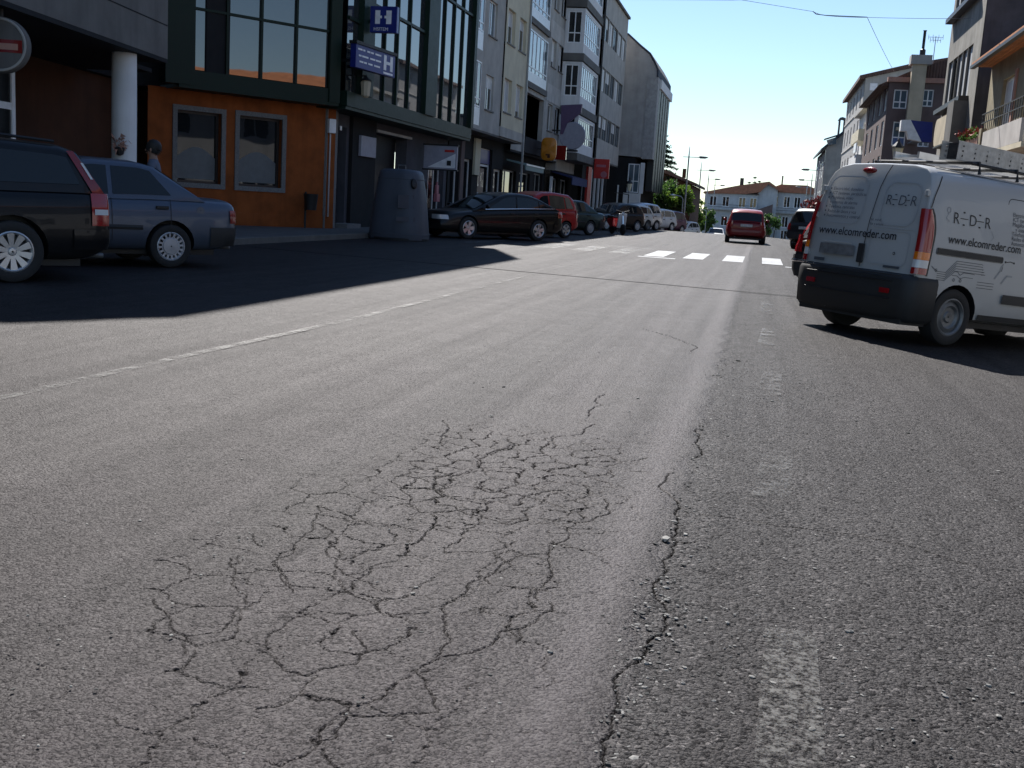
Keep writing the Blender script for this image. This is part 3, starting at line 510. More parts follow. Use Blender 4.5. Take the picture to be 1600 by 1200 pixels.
gm = MB(); fg.hx(gm, 39.5, 39.9, 1.0, 1.3, .06, .2); fg.hx(gm, 39.55, 39.85, 1.3, 1.62, .08, .16); fg.hx(gm, 39.62, 39.78, 1.62, 1.74, .1, .14)
pk = gm.build('hanging_garment', 'pink', bevel=.04); tag(pk, 'pink garment hung outside the shop door left of the black car', 'garment')
# shop sign with the pale triangle
ss = thing('shop_sign', 'grey projecting shop sign with a pale diagonal field above a doorway', 'sign', (-10.85, 37.6, 2.5))
s2 = Fac(ss, (-11.75, 37.4), (1, 0)); s2.box('board', 0, 1.2, 2.15, 2.95, -.06, .06, 'sign_grey'); s2.box('sign_frame', -.04, 1.24, 2.95, 3.0, -.08, .08, 'black'); s2.box('sign_frame', -.04, 1.24, 2.10, 2.15, -.08, .08, 'black')
MB().prism([(.15, 2.2), (1.15, 2.2), (1.15, 2.7)], lambda a, b, k: s2.p(a, b, .062 + .006 * k)).build('pale_field', 'sign_white', ss); s2.box('mark', .85, 1.0, 2.28, 2.45, .07, .075, 'ink', ss); s2.box('red_print', .75, 1.1, 2.74, 2.82, .062, .067, 'sign_red', ss)
# hotel signs
h1 = thing('hotel_sign', 'square blue sign with a white H facing up the street', 'sign', (-11.0, 30.0, 5.4))
s3 = Fac(h1, (-11.05, 29.7), (1, 0)); s3.box('board', 0, .78, 5.55, 6.25, -.09, .09, 'sign_blue', bevel=.01)
for a, b in ((.15, .29), (.47, .62)): s3.box('letter_bar', a, b, 5.78, 6.14, .092, .1, 'sign_white')
s3.box('letter_bridge', .29, .34, 5.93, 6.0, .092, .1, 'sign_white'); s3.box('letter_bridge', .42, .47, 5.93, 6.0, .092, .1, 'sign_white')
text_mesh('HSITEM', .13, 'sign_white', h1, lambda a, b: tuple(np.array(s3.p(.11 + a, 5.6 + b, .096)) - np.array(ORG[h1.name]))); s3.box('bracket', -.12, 0, 5.8, 5.9, -.03, .03, 'black')
h2 = thing('fascia_sign', 'slanting blue sign panel with white lettering and H under the glass', 'sign', (-10.9, 28.5, 4.7))
s4 = Fac(h2, (-10.85, 28.0), (.12, .99)); s4.box('board', 0, 2.35, 4.42, 5.02, -.12, .05, 'sign_blue', bevel=.01); s4.box('cap', -.05, 2.4, 5.02, 5.10, -.14, .09, 'black')
for a, b in ((1.62, 1.78), (2.02, 2.18)): s4.box('letter_bar', a, b, 4.56, 4.96, .052, .06, 'sign_white')
s4.box('letter_bridge', 1.78, 2.02, 4.72, 4.80, .052, .06, 'sign_white')
for z, l in ((4.88, (.1, .34, .38, .5, .62, .8, .84, 1.0, 1.1, 1.45)), (4.72, (.15, .3, .34, .7, .8, 1.1, 1.14, 1.45)), (4.57, (.2, .42, .46, .62, .7, .95, 1.05, 1.4))):
    for a, b in zip(l[::2], l[1::2]): s4.box('print_line', a, b, z, z + .045, .052, .057, 'sign_white')
s4.box('print_line', 1.62, 2.2, 4.455, 4.51, .052, .057, 'sign_white'); s4.box('arm', .4, .5, 4.6, 4.68, -.6, -.12, 'black'); s4.box('arm', 1.8, 1.9, 4.6, 4.68, -.6, -.12, 'black')
# wall lantern of the glass building
wl = thing('wall_lantern', 'small yellowish wall lantern below the slanting blue sign', 'lantern', (-10.95, 29.2, 4.0)); MB().lathe([(.06, 3.75), (.12, 3.8), (.15, 4.15), (.12, 4.2)], 8, Matrix.Translation((-10.95, 29.2, 0))).build('glass', 'beige', wl); MB().lathe([(.17, 4.2), (.03, 4.32), (.01, 4.36)], 8, Matrix.Translation((-10.95, 29.2, 0))).build('cap', 'iron', wl); MB().tube([(-10.95, 29.2, 4.33), (-11.2, 29.2, 4.33)], .02).build('bracket', 'iron', wl)

# ---- cream building
b3 = thing('cream_building', 'cream and grey rendered block with a white glazed column', 'building', (-12, 46, 0)); f = Fac(b3, (-11.2, 41.3), (0, 1))
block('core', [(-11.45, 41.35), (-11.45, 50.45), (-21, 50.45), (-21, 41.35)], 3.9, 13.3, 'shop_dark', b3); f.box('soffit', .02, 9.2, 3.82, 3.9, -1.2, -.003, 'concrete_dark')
gl = [(0.12, 1.35, z, z + 2.42) for z in (4.05, 6.9, 9.75)]; f.wall('glazed_bay_wall', .02, 1.42, 3.9, 13.3, gl, 'concrete', 0, .12)
for h in gl: f.window(h[0], h[1], h[2], h[3], -.06, nu=2, tr=(.30, .42), fr=.055, glass='lit_glass' if h[2] > 6 else 'window_glass', split=True); f.box('spandrel', h[0] + .05, h[1] - .05, h[2] + .05, h[2] + .68, -.03, -.012, 'white_alu')
gw = [(2.05, 3.35, z, z + 1.35) for z in (4.78, 7.65, 10.5)]; f.wall('grey_wall', 1.42, 4.7, 3.9, 13.3, gw, 'grey_render', 0, .2)
for i, h in enumerate(gw): f.window(*h, -.14, nu=2, fr=.05, glass='lit_glass' if i == 1 else 'window_glass', blind=(.35, 0, .5)[i], bm='blind_light', sill=.2)
cw = [(u, u + 1.4, z, z + 1.4) for z in (4.95, 7.8, 10.6) for u in (5.0, 7.25)]; f.wall('cream_wall', 4.7, 9.2, 4.3, 13.3, cw, 'cream', .06, .26); f.box('grey_base', 4.7, 9.2, 3.9, 4.298, -.2, .064, 'grey_render')
for i, h in enumerate(cw): f.window(*h, -.14, nu=2, fr=.05, blind=(1, .82, .45, .3, .5, 0)[i], sill=.24)
f.box('drainpipe', 9.08, 9.16, .1, 13.3, .07, .15, 'grey_metal'); f.box('roof', -.0, 9.3, 13.3, 13.5, -9.5, .5, 'tile_brown')
fg = Fac(b3, (-12.0, 41.3), (0, 1)); dh = [(.3, 1.6, .1, 2.6), (2.2, 3.6, .1, 2.8), (4.6, 7.0, .1, 3.4), (7.4, 9.1, .1, 2.6)]
fg.wall('ground_floor_wall', 0, 9.2, .05, 3.82, dh, 'shop_dark', 0, .3)
for h in dh: fg.window(*h, -.2, nu=1, fr=.09, mat='white_alu', name='shop_window', tr=(.78,) if h[1] - h[0] > 2 else ())
fg.box('blue_fascia', 4.7, 6.9, 2.75, 3.35, -.14, -.1, 'sign_blue'); fg.box('cream_pier', 3.65, 4.5, 2.2, 3.7, .002, .1, 'cream'); fg.box('brown_panel', 1.65, 2.15, .1, 3.8, .002, .05, 'brown_render')

# ---- grey building with white glazing
b4 = thing('grey_building', 'weathered grey block with white glazed balconies beside the cream building', 'building', (-12.5, 56, 0)); f = Fac(b4, (-11.7, 50.5), (0, 1))
block('core', [(-11.95, 50.6), (-11.95, 62.1), (-21, 62.1), (-21, 50.6)], 3.6, 17, 'shop_dark', b4)
gl = [(2.5, 7.2, z, z + 2.45) for z in (7.0, 10.0, 13.0)]; wn = [(u, u + 1.3, z, z + 1.4) for z in (5.1, 8.45, 11.4, 14.4) for u in (8.35, 10.45)]; bal = [(2.5, 7.2, 4.3, 6.5)]
f.wall('wall', 0, 11.7, 3.6, 17, gl + wn + bal, 'concrete', 0, .25)
for h in gl: f.window(h[0], h[1], h[2], h[3], .0, nu=5, tr=(.30,), fr=.07, glass='lit_glass', split=True); f.box('spandrel', h[0] + .05, h[1] - .05, h[2] + .03, h[2] + .5, .052, .06, 'white_alu'); f.box('slab', h[0] - .1, h[1] + .1, h[2] - .28, h[2] - .002, -.1, .12, 'concrete_dark')
for i, h in enumerate(wn): f.window(*h, -.18, nu=1, fr=.07, blind=(0, 0, .8, .75, .4, 0, 1, .5)[i], bm='blind_light', sill=.24)
f.box('balcony_back', 2.5, 7.2, 4.3, 6.5, -.6, -.25, 'brown_render'); f.box('balcony_front', 2.4, 7.3, 3.6, 4.35, .002, .16, 'shop_dark')
for z in (6.6, 9.85, 12.85): f.box('band', 7.6, 11.7, z, z + .9, .002, .03, 'concrete_light')
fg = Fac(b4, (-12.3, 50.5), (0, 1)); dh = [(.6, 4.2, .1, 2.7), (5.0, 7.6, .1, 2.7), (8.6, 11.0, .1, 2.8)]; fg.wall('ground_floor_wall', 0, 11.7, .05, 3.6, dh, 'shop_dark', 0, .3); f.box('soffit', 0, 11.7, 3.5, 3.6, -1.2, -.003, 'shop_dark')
for h in dh: fg.window(*h, -.2, nu=2, fr=.07, name='shop_window', mat='grey_metal')
aw = thing('shop_awning', 'folded grey green awning below the grey building', 'awning', (-11, 51, 2.8)); s5 = Fac(aw, (-11.3, 50.7), (0, 1)); MB().prism([(-.6, 3.15), (.35, 2.95), (.35, 2.68), (.3, 2.68), (.3, 2.88), (-.6, 3.08)], lambda w, z, k: s5.p(4.3 * k, z, w)).build('cloth', 'awning_green', aw); s5.box('front_rail', 0, 4.3, 2.9, 2.97, .352, .39, 'white_alu')
ys = thing('rounded_box_sign', 'tall rounded orange yellow sign projecting from the grey building', 'sign', (-10.9, 56.0, 3.9)); My = Matrix.Translation((-10.95, 56.0, 3.95)) @ Matrix.Rotation(R(90), 4, 'X') @ Matrix.Diagonal((.85, 1.25, 1, 1)); rnd = lambda r, h: [My @ Vector((r * math.cos(2 * math.pi * k / 36) * q, r * math.sin(2 * math.pi * k / 36) * q, h)) for k in range(36) for q in [(abs(math.cos(2 * math.pi * k / 36)) ** 4 + abs(math.sin(2 * math.pi * k / 36)) ** 4) ** -.25]]
MB().grid([rnd(*p) for p in ((.01, -.14), (.40, -.14), (.46, -.10), (.46, .10), (.40, .14), (.01, .14))], True).build('box', 'sign_yellow', ys, smooth=True, sharp=35); MB().box(-11.08, -10.85, 55.84, 55.855, 3.62, 3.7).build('print_mark', 'brown_dark', ys); MB().box(-10.98, -10.84, 55.835, 55.85, 3.5, 3.62).build('print_mark', 'brown_dark', ys); MB().box(-11.7, -11.3, 55.97, 56.03, 3.9, 3.98).build('bracket', 'iron', ys)
rs = thing('small_red_sign', 'small dark red sign box behind the orange yellow sign', 'sign', (-11, 58.6, 3.9)); MB().box(-11.1, -10.5, 58.5, 58.7, 3.55, 4.3).build('box', 'dark_red_lens', rs, bevel=.02); MB().box(-11.7, -11.1, 58.57, 58.63, 3.9, 3.96).build('bracket', 'iron', rs)

# ---- white bay window building
b5 = thing('bay_building', 'grey building with stacked white glazed bays', 'building', (-12, 65, 0)); f = Fac(b5, (-11.7, 62.2), (0, 1))
block('core', [(-11.72, 62.25), (-11.72, 68.55), (-21, 68.55), (-21, 62.25)], 3.1, 16.6, 'grey_render', b5); ff = Fac(b5, (-10.6, 62.3), (0, 1)); fs = Fac(b5, (-11.7, 62.3), (1, 0))
for z, h in ((4.15, 2.1), (6.72, 2.42), (9.6, 2.42), (12.5, 2.42)):
    block('bay_slab', [(-11.72, 62.22), (-10.52, 62.22), (-10.52, 68.5), (-11.72, 68.5)], z - .42, z - .004, 'concrete_dark', b5)
    for F, u1, n in ((ff, 6.1, 4), (fs, 1.1, 2)):
        wn = [(.16, u1 - .16, z + .55, z + h - .15)]; F.wall('bay_wall', 0, u1, z, z + h, wn, 'white_render', 0, .1)
        F.window(wn[0][0], wn[0][1], wn[0][2], wn[0][3], -.07, nu=n * (2 if n > 2 else 1), tr=(.32,), fr=.06, glass='lit_glass' if n > 2 and z > 5 else 'window_glass', split=True)
fg = Fac(b5, (-12.0, 62.2), (0, 1)); dh = [(.5, 2.6, .1, 2.7), (3.4, 5.8, .1, 2.7)]; fg.wall('ground_floor_wall', 0, 6.4, .05, 3.1, dh, 'shop_dark', 0, .3)
for h in dh: fg.window(*h, -.2, nu=2, fr=.08, name='shop_window')
fg.box('white_panel', .0, .45, .2, 2.75, .002, .1, 'sign_white')
ba = thing('blue_awning', 'dark blue shop awning under the white bays', 'awning', (-11, 64, 2.6)); s5 = Fac(ba, (-11.7, 62.6), (0, 1)); MB().prism([(-.3, 3.1), (.95, 2.8), (.95, 2.35), (.9, 2.35), (.9, 2.72), (-.3, 3.0)], lambda w, z, k: s5.p(5.4 * k, z, w)).build('cloth', 'awning_blue', ba)
ps = thing('disc_sign', 'large projecting sign with a dark plum top and pale grey disc', 'sign', (-10.4, 60.8, 5)); Md = Matrix.Translation((-10.55, 60.4, 4.95)) @ Matrix.Rotation(R(90), 4, 'X')
MB().lathe([(.02, -.1), (.72, -.1), (.75, 0), (.72, .1), (.02, .1)], 30, Md).build('disc', 'sign_grey', ps, smooth=True, sharp=35); MB().prism([(-11.2, 5.0), (-11.25, 6.55), (-10.1, 6.65), (-10.15, 6.2), (-10.85, 5.6), (-11.05, 5.0)], lambda a, b, k: (a, 60.26 + .24 * k, b)).build('top_panel', 'sign_purple', ps); MB().box(-11.7, -10.2, 60.3, 60.5, 4.1, 4.2).build('lower_rail', 'black', ps); MB().tube([(-11.7, 60.4, 5.2), (-11.2, 60.4, 5.2)], .04).build('bracket', 'iron', ps)

# ---- ribbon window building
b6 = thing('ribbon_window_building', 'plain grey block with three rows of ribbon windows', 'building', (-12, 74, 0)); f = Fac(b6, (-10.5, 68.6), (0, 1)); z6 = -.2
block('core', [(-10.78, 68.65), (-10.78, 79.9), (-21, 79.9), (-21, 68.65)], 4.2, 14.4, 'shop_dark', b6)
wn = [(.3 + 2.15 * k, .3 + 2.15 * k + 2.0, z, z + 1.45) for z in (5.45, 8.35, 11.4) for k in range(5)]; f.wall('wall', 0, 11.35, 4.2, 14.4, wn, 'grey_render', 0, .2)
for i, h in enumerate(wn): f.window(*h, -.12, nu=2, fr=.06, mat='dark_frame', glass='lit_glass', blind=random.choice([0, .45, .6, .5, 1]), bm='blind_light')
f.box('roof', -.05, 11.4, 14.4, 14.55, -9, .15, 'concrete_dark'); f.box('soffit', 0, 11.35, 4.1, 4.2, -1.5, -.003, 'concrete_dark'); f.box('drainpipe', .03, .12, 4.2, 14.4, .002, .08, 'black'); f.box('end_wall', 11.36, 11.46, 4.2, 14.4, -8, -.01, 'grey_render')
fg = Fac(b6, (-11.2, 68.6), (0, 1)); dh = [(.4, 1.4, .0, 2.6), (3.6, 4.6, 0, 2.8), (5.4, 6.4, 0, 2.8), (7.2, 8.2, 0, 2.8), (9, 10.4, 0, 2.8)]; fg.wall('ground_floor_wall', 0, 11.3, -.6, 4.1, dh, 'shop_dark', 0, .3)
for h in dh: fg.window(*h, -.2, nu=1, fr=.08, name='shop_window')
for u in (3.2, 5.0, 6.8, 8.6): fg.box('white_pier', u, u + .22, -.4, 3.6, .002, .12, 'white_render')
fg.box('red_front', 1.6, 3.0, -.2, 3.7, .002, .15, 'sign_red')
rg = thing('red_shop_sign', 'red illuminated box sign projecting above the red shopfront', 'sign', (-10.2, 68.8, 3.5)); MB().box(-10.5, -9.55, 68.7, 68.95, 2.95, 4.15).build('box', 'sign_red', rg, bevel=.03); MB().lathe([(.01, 0), (.2, 0)], 16, Matrix.Translation((-9.85, 68.69, 3.2)) @ Matrix.Rotation(R(90), 4, 'X')).build('print_mark', 'pink', rg); MB().box(-10.35, -9.75, 68.693, 68.697, 3.65, 3.8).build('print_line', 'pink', rg)

# ---- tall building with the blank gable
b7 = thing('gable_building', 'tall grey building with a blank gable and slate mansard edge', 'building', (-11, 86, 0)); g7 = -.7
MB().prism([(-17.5, 5.3), (-8.95, 5.0), (-8.95, 10.76), (-8.40, 10.76), (-8.42, 11.3), (-8.7, 11.8), (-9.05, 12.34), (-9.8, 12.9), (-10.7, 13.64), (-17.5, 15.6)], lambda a, b, k: (a, 82.0 + 11 * k, b)).build('body', 'blue_grey_render', b7)
MB().prism([(-8.38, 10.8), (-8.40, 11.32), (-8.68, 11.83), (-9.04, 12.37), (-9.8, 12.93), (-10.7, 13.67), (-17.5, 15.64), (-17.5, 15.74), (-10.66, 13.77), (-9.74, 13.02), (-8.96, 12.45), (-8.6, 11.9), (-8.3, 11.36), (-8.28, 10.8)], lambda a, b, k: (a, 81.93 + 11.1 * k, b)).build('roof', 'slate', b7)
block('corner_pier', [(-9.06, 81.95), (-8.25, 81.95), (-8.25, 83.3), (-9.06, 83.3)], 4.9, 10.75, 'stone_grey', b7)
block('cornice', [(-8.6, 83.4), (-8.12, 83.4), (-8.12, 93.2), (-8.6, 93.2)], 10.1, 10.75, 'white_render', b7); f = Fac(b7, (-8.35, 83.3), (0, 1))
for k in range(5): f.box('dark_strip', .05 + 1.95 * k, 1.4 + 1.95 * k, 2.6, 10.1, -.4, .10, 'black'); f.box('white_strip', 1.5 + 1.95 * k, 1.85 + 1.95 * k, 2.6, 10.1, -.4, .05, 'sign_white')
block('ground_floor', [(-17, 82.1), (-9.5, 82.1), (-9.0, 92.9), (-17, 92.9)], g7 - .5, 4.95, 'shop_dark', b7)
fy = Fac(b7, (-10.05, 82.05), (1, 0)); wbal = fy.window(.1, .95, 2.4, 4.5, .05, nu=2, tr=(.4,), fr=.07, split=True, glass='lit_glass'); fy.box('balcony', -.1, 1.15, 1.5, 2.35, .0, .45, 'white_render'); fy.box('gallery_frame', 1.0, 1.3, 2.36, 4.6, .0, .2, 'white_render')
fy.box('passage_post', -.6, -.5, -.8, 2.9, .1, .2, 'white_render'); fy.box('passage_post', .1, .2, -.8, 1.4, .1, .2, 'white_render')
lt = thing('street_lantern', 'black street lantern on a wall bracket before the gable building', 'lantern', (-9.6, 79.5, 2.6)); Ml = Matrix.Translation((-9.45, 79.2, 0)); MB().lathe([(.10, 2.45), (.2, 2.95), (.2, 2.97)], 6, Ml).build('glass', 'lamp_glass', lt); MB().lathe([(.24, 2.97), (.22, 3.05), (.06, 3.25), (.05, 3.35), (.01, 3.45)], 6, Ml).build('cap', 'iron', lt); MB().tube([(-9.45, 79.2, 2.46), (-9.45, 79.2, 2.2), (-10.5, 79.2, 2.3)], .03).build('bracket', 'iron', lt); MB().tube([(-9.45, 79.2, 2.2), (-9.45, 79.2, -.6)], [.04, .07]).build('post', 'iron', lt)

# ---- low brown roofed house behind the trees
b8 = thing('low_house', 'low house with a dark brown roof behind the green trees', 'house', (-9, 100, -1.2)); MB().prism([(-13, -2.2), (-6.2, -2.2), (-6.2, 3.6), (-9.0, 4.6), (-13, 5.2)], lambda a, b, k: (a, 98 + 14 * k, b)).build('walls', 'brown_dark', b8); MB().prism([(-13.2, 5.2), (-9.0, 4.62), (-5.8, 3.5), (-5.8, 3.75), (-9.0, 4.9), (-13.2, 5.5)], lambda a, b, k: (a, 97.6 + 15 * k, b)).build('roof', 'tile_brown', b8); MB().box(-7.2, -6.9, 99, 99.4, 4.2, 5.0).build('chimney', 'brown_dark', b8)

# ---- right: yellow house with balcony
r1 = thing('yellow_house', 'yellow balconied house at the right edge', 'house', (9, 34, -.2)); f = Fac(r1, (7.2, 41), (0, -1))
wn = [(2.1, 4.0, 3.75, 6.0), (5.4, 7.6, 3.75, 6.0)]; sh = [(1.5, 4.5, -.1, 2.7), (6, 9, -.1, 2.7)]
f.wall('wall', 0, 10, -.4, 6.75, wn + sh, 'yellow', 0, .2)
for h in wn: w_ = f.window(*h, -.16, nu=2, fr=.08, blind=1, bm='blind_light', name='balcony_door'); f.box('door_surround', h[1], h[1] + .28, 3.75, 6.1, .002, .05, 'pink_render')
for h in sh: f.window(*h, -.16, nu=2, fr=.08, name='shop_window')
f.box('end_wall', -.2, 0, -.4, 6.75, -9, -.002, 'yellow'); MB().prism([(6.55, 6.7), (6.55, 6.82), (11.5, 8.6), (16, 6.9), (16, 6.7)], lambda a, b, k: (a, 41.25 - 10.4 * k, b)).build('roof', 'tile_orange', r1); f.box('gutter', -.25, 10.1, 6.62, 6.72, .55, .70, 'dark_frame')
f.box('balcony_slab', .4, 9.8, 3.38, 3.52, 0, .8, 'cream')
f.box('pink_parapet', .4, 3.6, 3.523, 4.1, .72, .80, 'pink_render'); f.box('yellow_pier', 3.6, 3.95, 3.523, 4.3, .66, .80, 'yellow'); f.box('shadow_joint', 3.95, 4.3, 3.523, 4.1, .70, .76, 'brown_render'); f.box('white_parapet', 4.3, 9.5, 3.523, 4.15, .72, .80, 'concrete_light')
for z in (4.45, 4.72): f.box('railing_bar', 3.6, 9.5, z, z + .03, .74, .77, 'iron')
for k in range(20): f.box('baluster', 3.7 + .3 * k, 3.725 + .3 * k, 4.15, 4.72, .745, .765, 'iron')
def foliage(name, mat, c, rad, n, size, parent=None, clumps=14, flat=1.0, seed=1):
    g = np.random.default_rng(seed); cl = []
    for i in range(clumps):
        d = g.normal(size=3); d /= np.linalg.norm(d); cl.append(np.array(c) + d * np.array(rad) * g.uniform(.25, .95) ** .6)
    cl = np.array(cl); k = g.integers(0, clumps, n); cr_ = np.array(rad) * g.uniform(.25, .5, (clumps, 1))
    d = g.normal(size=(n, 3)); d /= np.linalg.norm(d, axis=1)[:, None]; P = cl[k] + d * cr_[k] * g.uniform(.3, 1.05, (n, 1))
    a = g.normal(size=(n, 3)); a /= np.linalg.norm(a, axis=1)[:, None]; b_ = np.cross(a, g.normal(size=(n, 3))); b_ /= np.linalg.norm(b_, axis=1)[:, None]; a[:, 2] *= flat
    s = size * g.uniform(.6, 1.3, (n, 1)); V = np.stack([P - a * s, P + b_ * s * .55, P + a * s, P - b_ * s * .55], 1).reshape(-1, 3)
    mb = MB(); mb.v = [tuple(p) for p in V]; mb.f = [(4 * i, 4 * i + 1, 4 * i + 2, 4 * i + 3) for i in range(n)]; return mb.build(name, mat, parent), cl
fl = thing('geraniums', 'red geraniums trailing along the pink balcony parapet', 'flowers', (6.4, 38.5, 4.1)); foliage('leaves', 'leaf_mid', (6.42, 39.0, 4.25), (.18, 1.7, .16), 700, .07, fl, 14, seed=3); foliage('blossom', 'flower_red', (6.36, 39.0, 4.30), (.2, 1.7, .2), 170, .05, fl, 12, seed=4)
# ---- right: tall weathered building
r2 = thing('weathered_building', 'tall weathered building with a dark blank flank above the yellow house', 'building', (10, 46, -.2)); f = Fac(r2, (7.0, 50.2), (0, -1))
wn = [(.5 + 1.1 * k, .5 + 1.1 * k + 1.05, z, z + 1.9) for z in (6.05, 9.75) for k in range(5)]; wn = wn + [(.5 + 1.1 * k, 1.5 + 1.1 * k, 13.2, 14.6) for k in range(5)]
f.wall('front_wall', 0, 7.6, -.4, 15.5, wn + [(1, 6.5, -.2, 3.0)], 'weathered', 0, .2)
for i, h in enumerate(wn): f.window(*h, -.12, nu=1, fr=.07, mat='dark_frame', blind=(.0 if i % 5 == 1 else 1), bm='blind')
f.window(1, 6.5, -.2, 3.0, -.15, nu=4, fr=.08, mat='dark_frame', name='shop_window'); f.box('ledge', .2, 6.3, 5.85, 6.03, 0, .35, 'dark_frame'); f.box('ledge', .2, 6.3, 9.55, 9.73, 0, .3, 'dark_frame')
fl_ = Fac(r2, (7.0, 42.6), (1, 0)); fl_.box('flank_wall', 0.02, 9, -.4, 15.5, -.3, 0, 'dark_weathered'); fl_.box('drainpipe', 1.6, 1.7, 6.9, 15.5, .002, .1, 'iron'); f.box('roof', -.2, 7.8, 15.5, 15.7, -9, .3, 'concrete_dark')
f.box('balcony_box', 5.0, 6.4, 4.2, 5.84, .0, .5, 'concrete_dark')
os_ = thing('rounded_sign', 'pale rounded sign panel under the windows of the weathered building', 'sign', (6.7, 47.5, 5.1)); pl = [(1.0, 4.5), (4.3, 4.5)] + [(4.3 + .55 * math.sin(math.pi * k / 8), 5.05 - .55 * math.cos(math.pi * k / 8)) for k in range(1, 8)] + [(4.3, 5.6), (1.0, 5.6)] + [(1.0 - .4 * math.sin(math.pi * k / 6), 5.05 + .55 * math.cos(math.pi * k / 6)) for k in range(1, 6)]
MB().prism(pl, lambda a, b, k: f.p(a, b, .15 + .12 * k)).build('panel', 'beige', os_); MB().prism([(a, b) for a, b in ((.9, 4.42), (4.4, 4.42), (4.4, 4.48), (.9, 4.48))], lambda a, b, k: f.p(a, b, .0 + .3 * k)).build('sign_support', 'iron', os_)
# ---- right: brown corner house
r3 = thing('brown_corner_house', 'brown house with a beige corner pier and dark tiled roof', 'house', (7, 62, -.2)); fy = Fac(r3, (5.7, 60), (1, 0))
wn = [(.28, .95, 7.05, 8.0), (1.68, 2.2, 7.2, 8.05), (.42, 1.08, 5.2, 6.4), (.45, 1.05, 3.3, 4.5), (1.7, 2.25, 5.2, 6.4)]; fy.wall('street_end_wall', 0, 4, -.4, 8.35, wn, 'brown_render', 0, .15)
for h in wn: fy.window(*h, -.1, nu=2, tr=(.35,), fr=.06, mat='white_alu', split=False, glass='lit_glass')
fx = Fac(r3, (5.7, 72), (0, -1)); wn = [(u, u + 1.2, z, z + 1.3) for z in (3.4, 5.2, 7.0) for u in (1.5, 4.5, 7.5, 10.2)]; fx.wall('front_wall', 0, 12, -.6, 8.3, wn, 'brown_render', 0, .15)
for h in wn: fx.window(*h, -.1, nu=2, fr=.08, mat='white_alu')
fy.box('corner_pier', .97, 1.66, 6.1, 9.2, .02, .5, 'beige'); fy.box('pier_cap', .85, 1.85, 9.2, 9.65, -.2, .6, 'concrete'); fy.box('eave_band', -.1, 4, 8.36, 8.6, -.2, .12, 'pink_render'); fy.box('pier_corbel', .55, 1.75, 5.95, 6.1, .02, .42, 'beige')
MB().prism([(5.2, 8.2), (6.9, 9.05), (9.9, 10.1), (13, 9), (13, 8.2)], lambda a, b, k: (a, 60.1 + 12.2 * k, b)).build('roof', 'tile_brown', r3); MB().lathe([(.14, 9.5), (.14, 10.0), (.07, 10.05), (.07, 10.9), (.1, 10.95)], 10, Matrix.Translation((7.15, 60.2, 0)), True).build('chimney_pipe', 'black', r3)
an = MB(); an.tube([(7.75, 60.6, 9.4), (7.75, 60.6, 10.75)], .02, 5)
for z, l in ((10.7, .35), (10.55, .25)): an.tube([(7.75 - l, 60.6, z), (7.75 + l, 60.6, z)], .012, 4); [an.tube([(7.75 + q, 60.6, z - .12), (7.75 + q, 60.6, z + .12)], .010, 4) for q in (-l, -l * .4, l * .4, l)]
an.build('aerial', 'grey_metal', r3)
wa = thing('white_blue_panel', 'white sloping canopy with a blue side beneath the beige pier', 'canopy', (6.5, 57, 5.5)); MB().prism([(5.95, 6.05), (6.35, 6.08), (6.95, 5.1), (6.35, 5.2), (6.25, 5.55), (5.95, 5.55)], lambda a, b, k: (a, 55 + .5 * k, b)).build('white_cloth', 'awning_white', wa); MB().prism([(6.37, 6.06), (7.35, 6.0), (7.4, 5.1), (6.97, 5.1)], lambda a, b, k: (a, 55.02 + .5 * k, b)).build('blue_cloth', 'sign_blue', wa); MB().box(6.9, 7.3, 55.5, 60, 5.3, 5.36).build('arm', 'grey_metal', wa)
# ---- right: white balconied house
rb = thing('white_balcony_house', 'white house with two projecting balconies beyond the brown house', 'house', (8, 78, -.4)); f = Fac(rb, (6.2, 84), (0, -1)); wn = [(u, u + 1.2, z, z + 2.0) for z in (3.0, 5.9) for u in (1.2, 4.5, 8)]; f.wall('front_wall', 0, 11.9, -.8, 8.6, wn, 'white_render', 0, .2)
for h in wn: f.window(*h, -.1, nu=2, fr=.08)
fe = Fac(rb, (6.2, 72.1), (1, 0)); fe.box('end_wall', .02, 6, 5, 8.6, -.2, 0, 'white_render'); f.box('balcony', 4.0, 9.9, 6.4, 7.1, .0, .7, 'cream'); f.box('balcony', 4.0, 9.9, 4.8, 5.5, 0, .7, 'white_render'); f.box('sign_board', 8.5, 10.4, 5.6, 6.2, .72, .8, 'sign_white'); f.box('roof', -.1, 12, 8.6, 8.8, -6, .4, 'concrete')
# ---- right: stone building
r4 = thing('stone_building', 'tall grey stone building with small windows and a sloping roof', 'building', (8, 92, -.8)); f = Fac(r4, (6.3, 101), (0, -1)); wn = [(u, u + .9, z, z + 1.3) for z in (2.4, 5.0, 7.4, 9.7) for u in (1.5, 4.6, 7.7, 10.8, 14)]; f.wall('front_wall', 0, 17, -1.8, 11.5, wn, 'stone_grey', 0, .2)
for h in wn: f.window(*h, -.12, nu=2, fr=.07)
MB().prism([(6.32, -1.8), (16, -1.8), (16, 13.6), (9.2, 12.2), (6.32, 11.45)], lambda a, b, k: (a, 84 + .3 * k, b)).build('flank_wall', 'grey_render', r4); MB().prism([(5.9, 11.35), (9.2, 12.22), (16, 13.7), (16, 13.9), (9.2, 12.5), (5.9, 11.6)], lambda a, b, k: (a, 83.8 + 17.4 * k, b)).build('roof', 'tile_brown', r4)
for z in (4.5, 7.0, 9.3): f.box('string_course', 0, 17, z, z + .12, .002, .06, 'concrete_light')
fe = Fac(r4, (6.32, 84), (1, 0)); fe.box('vent_panel', .35, .85, 10.6, 11.1, .002, .05, 'sign_white')
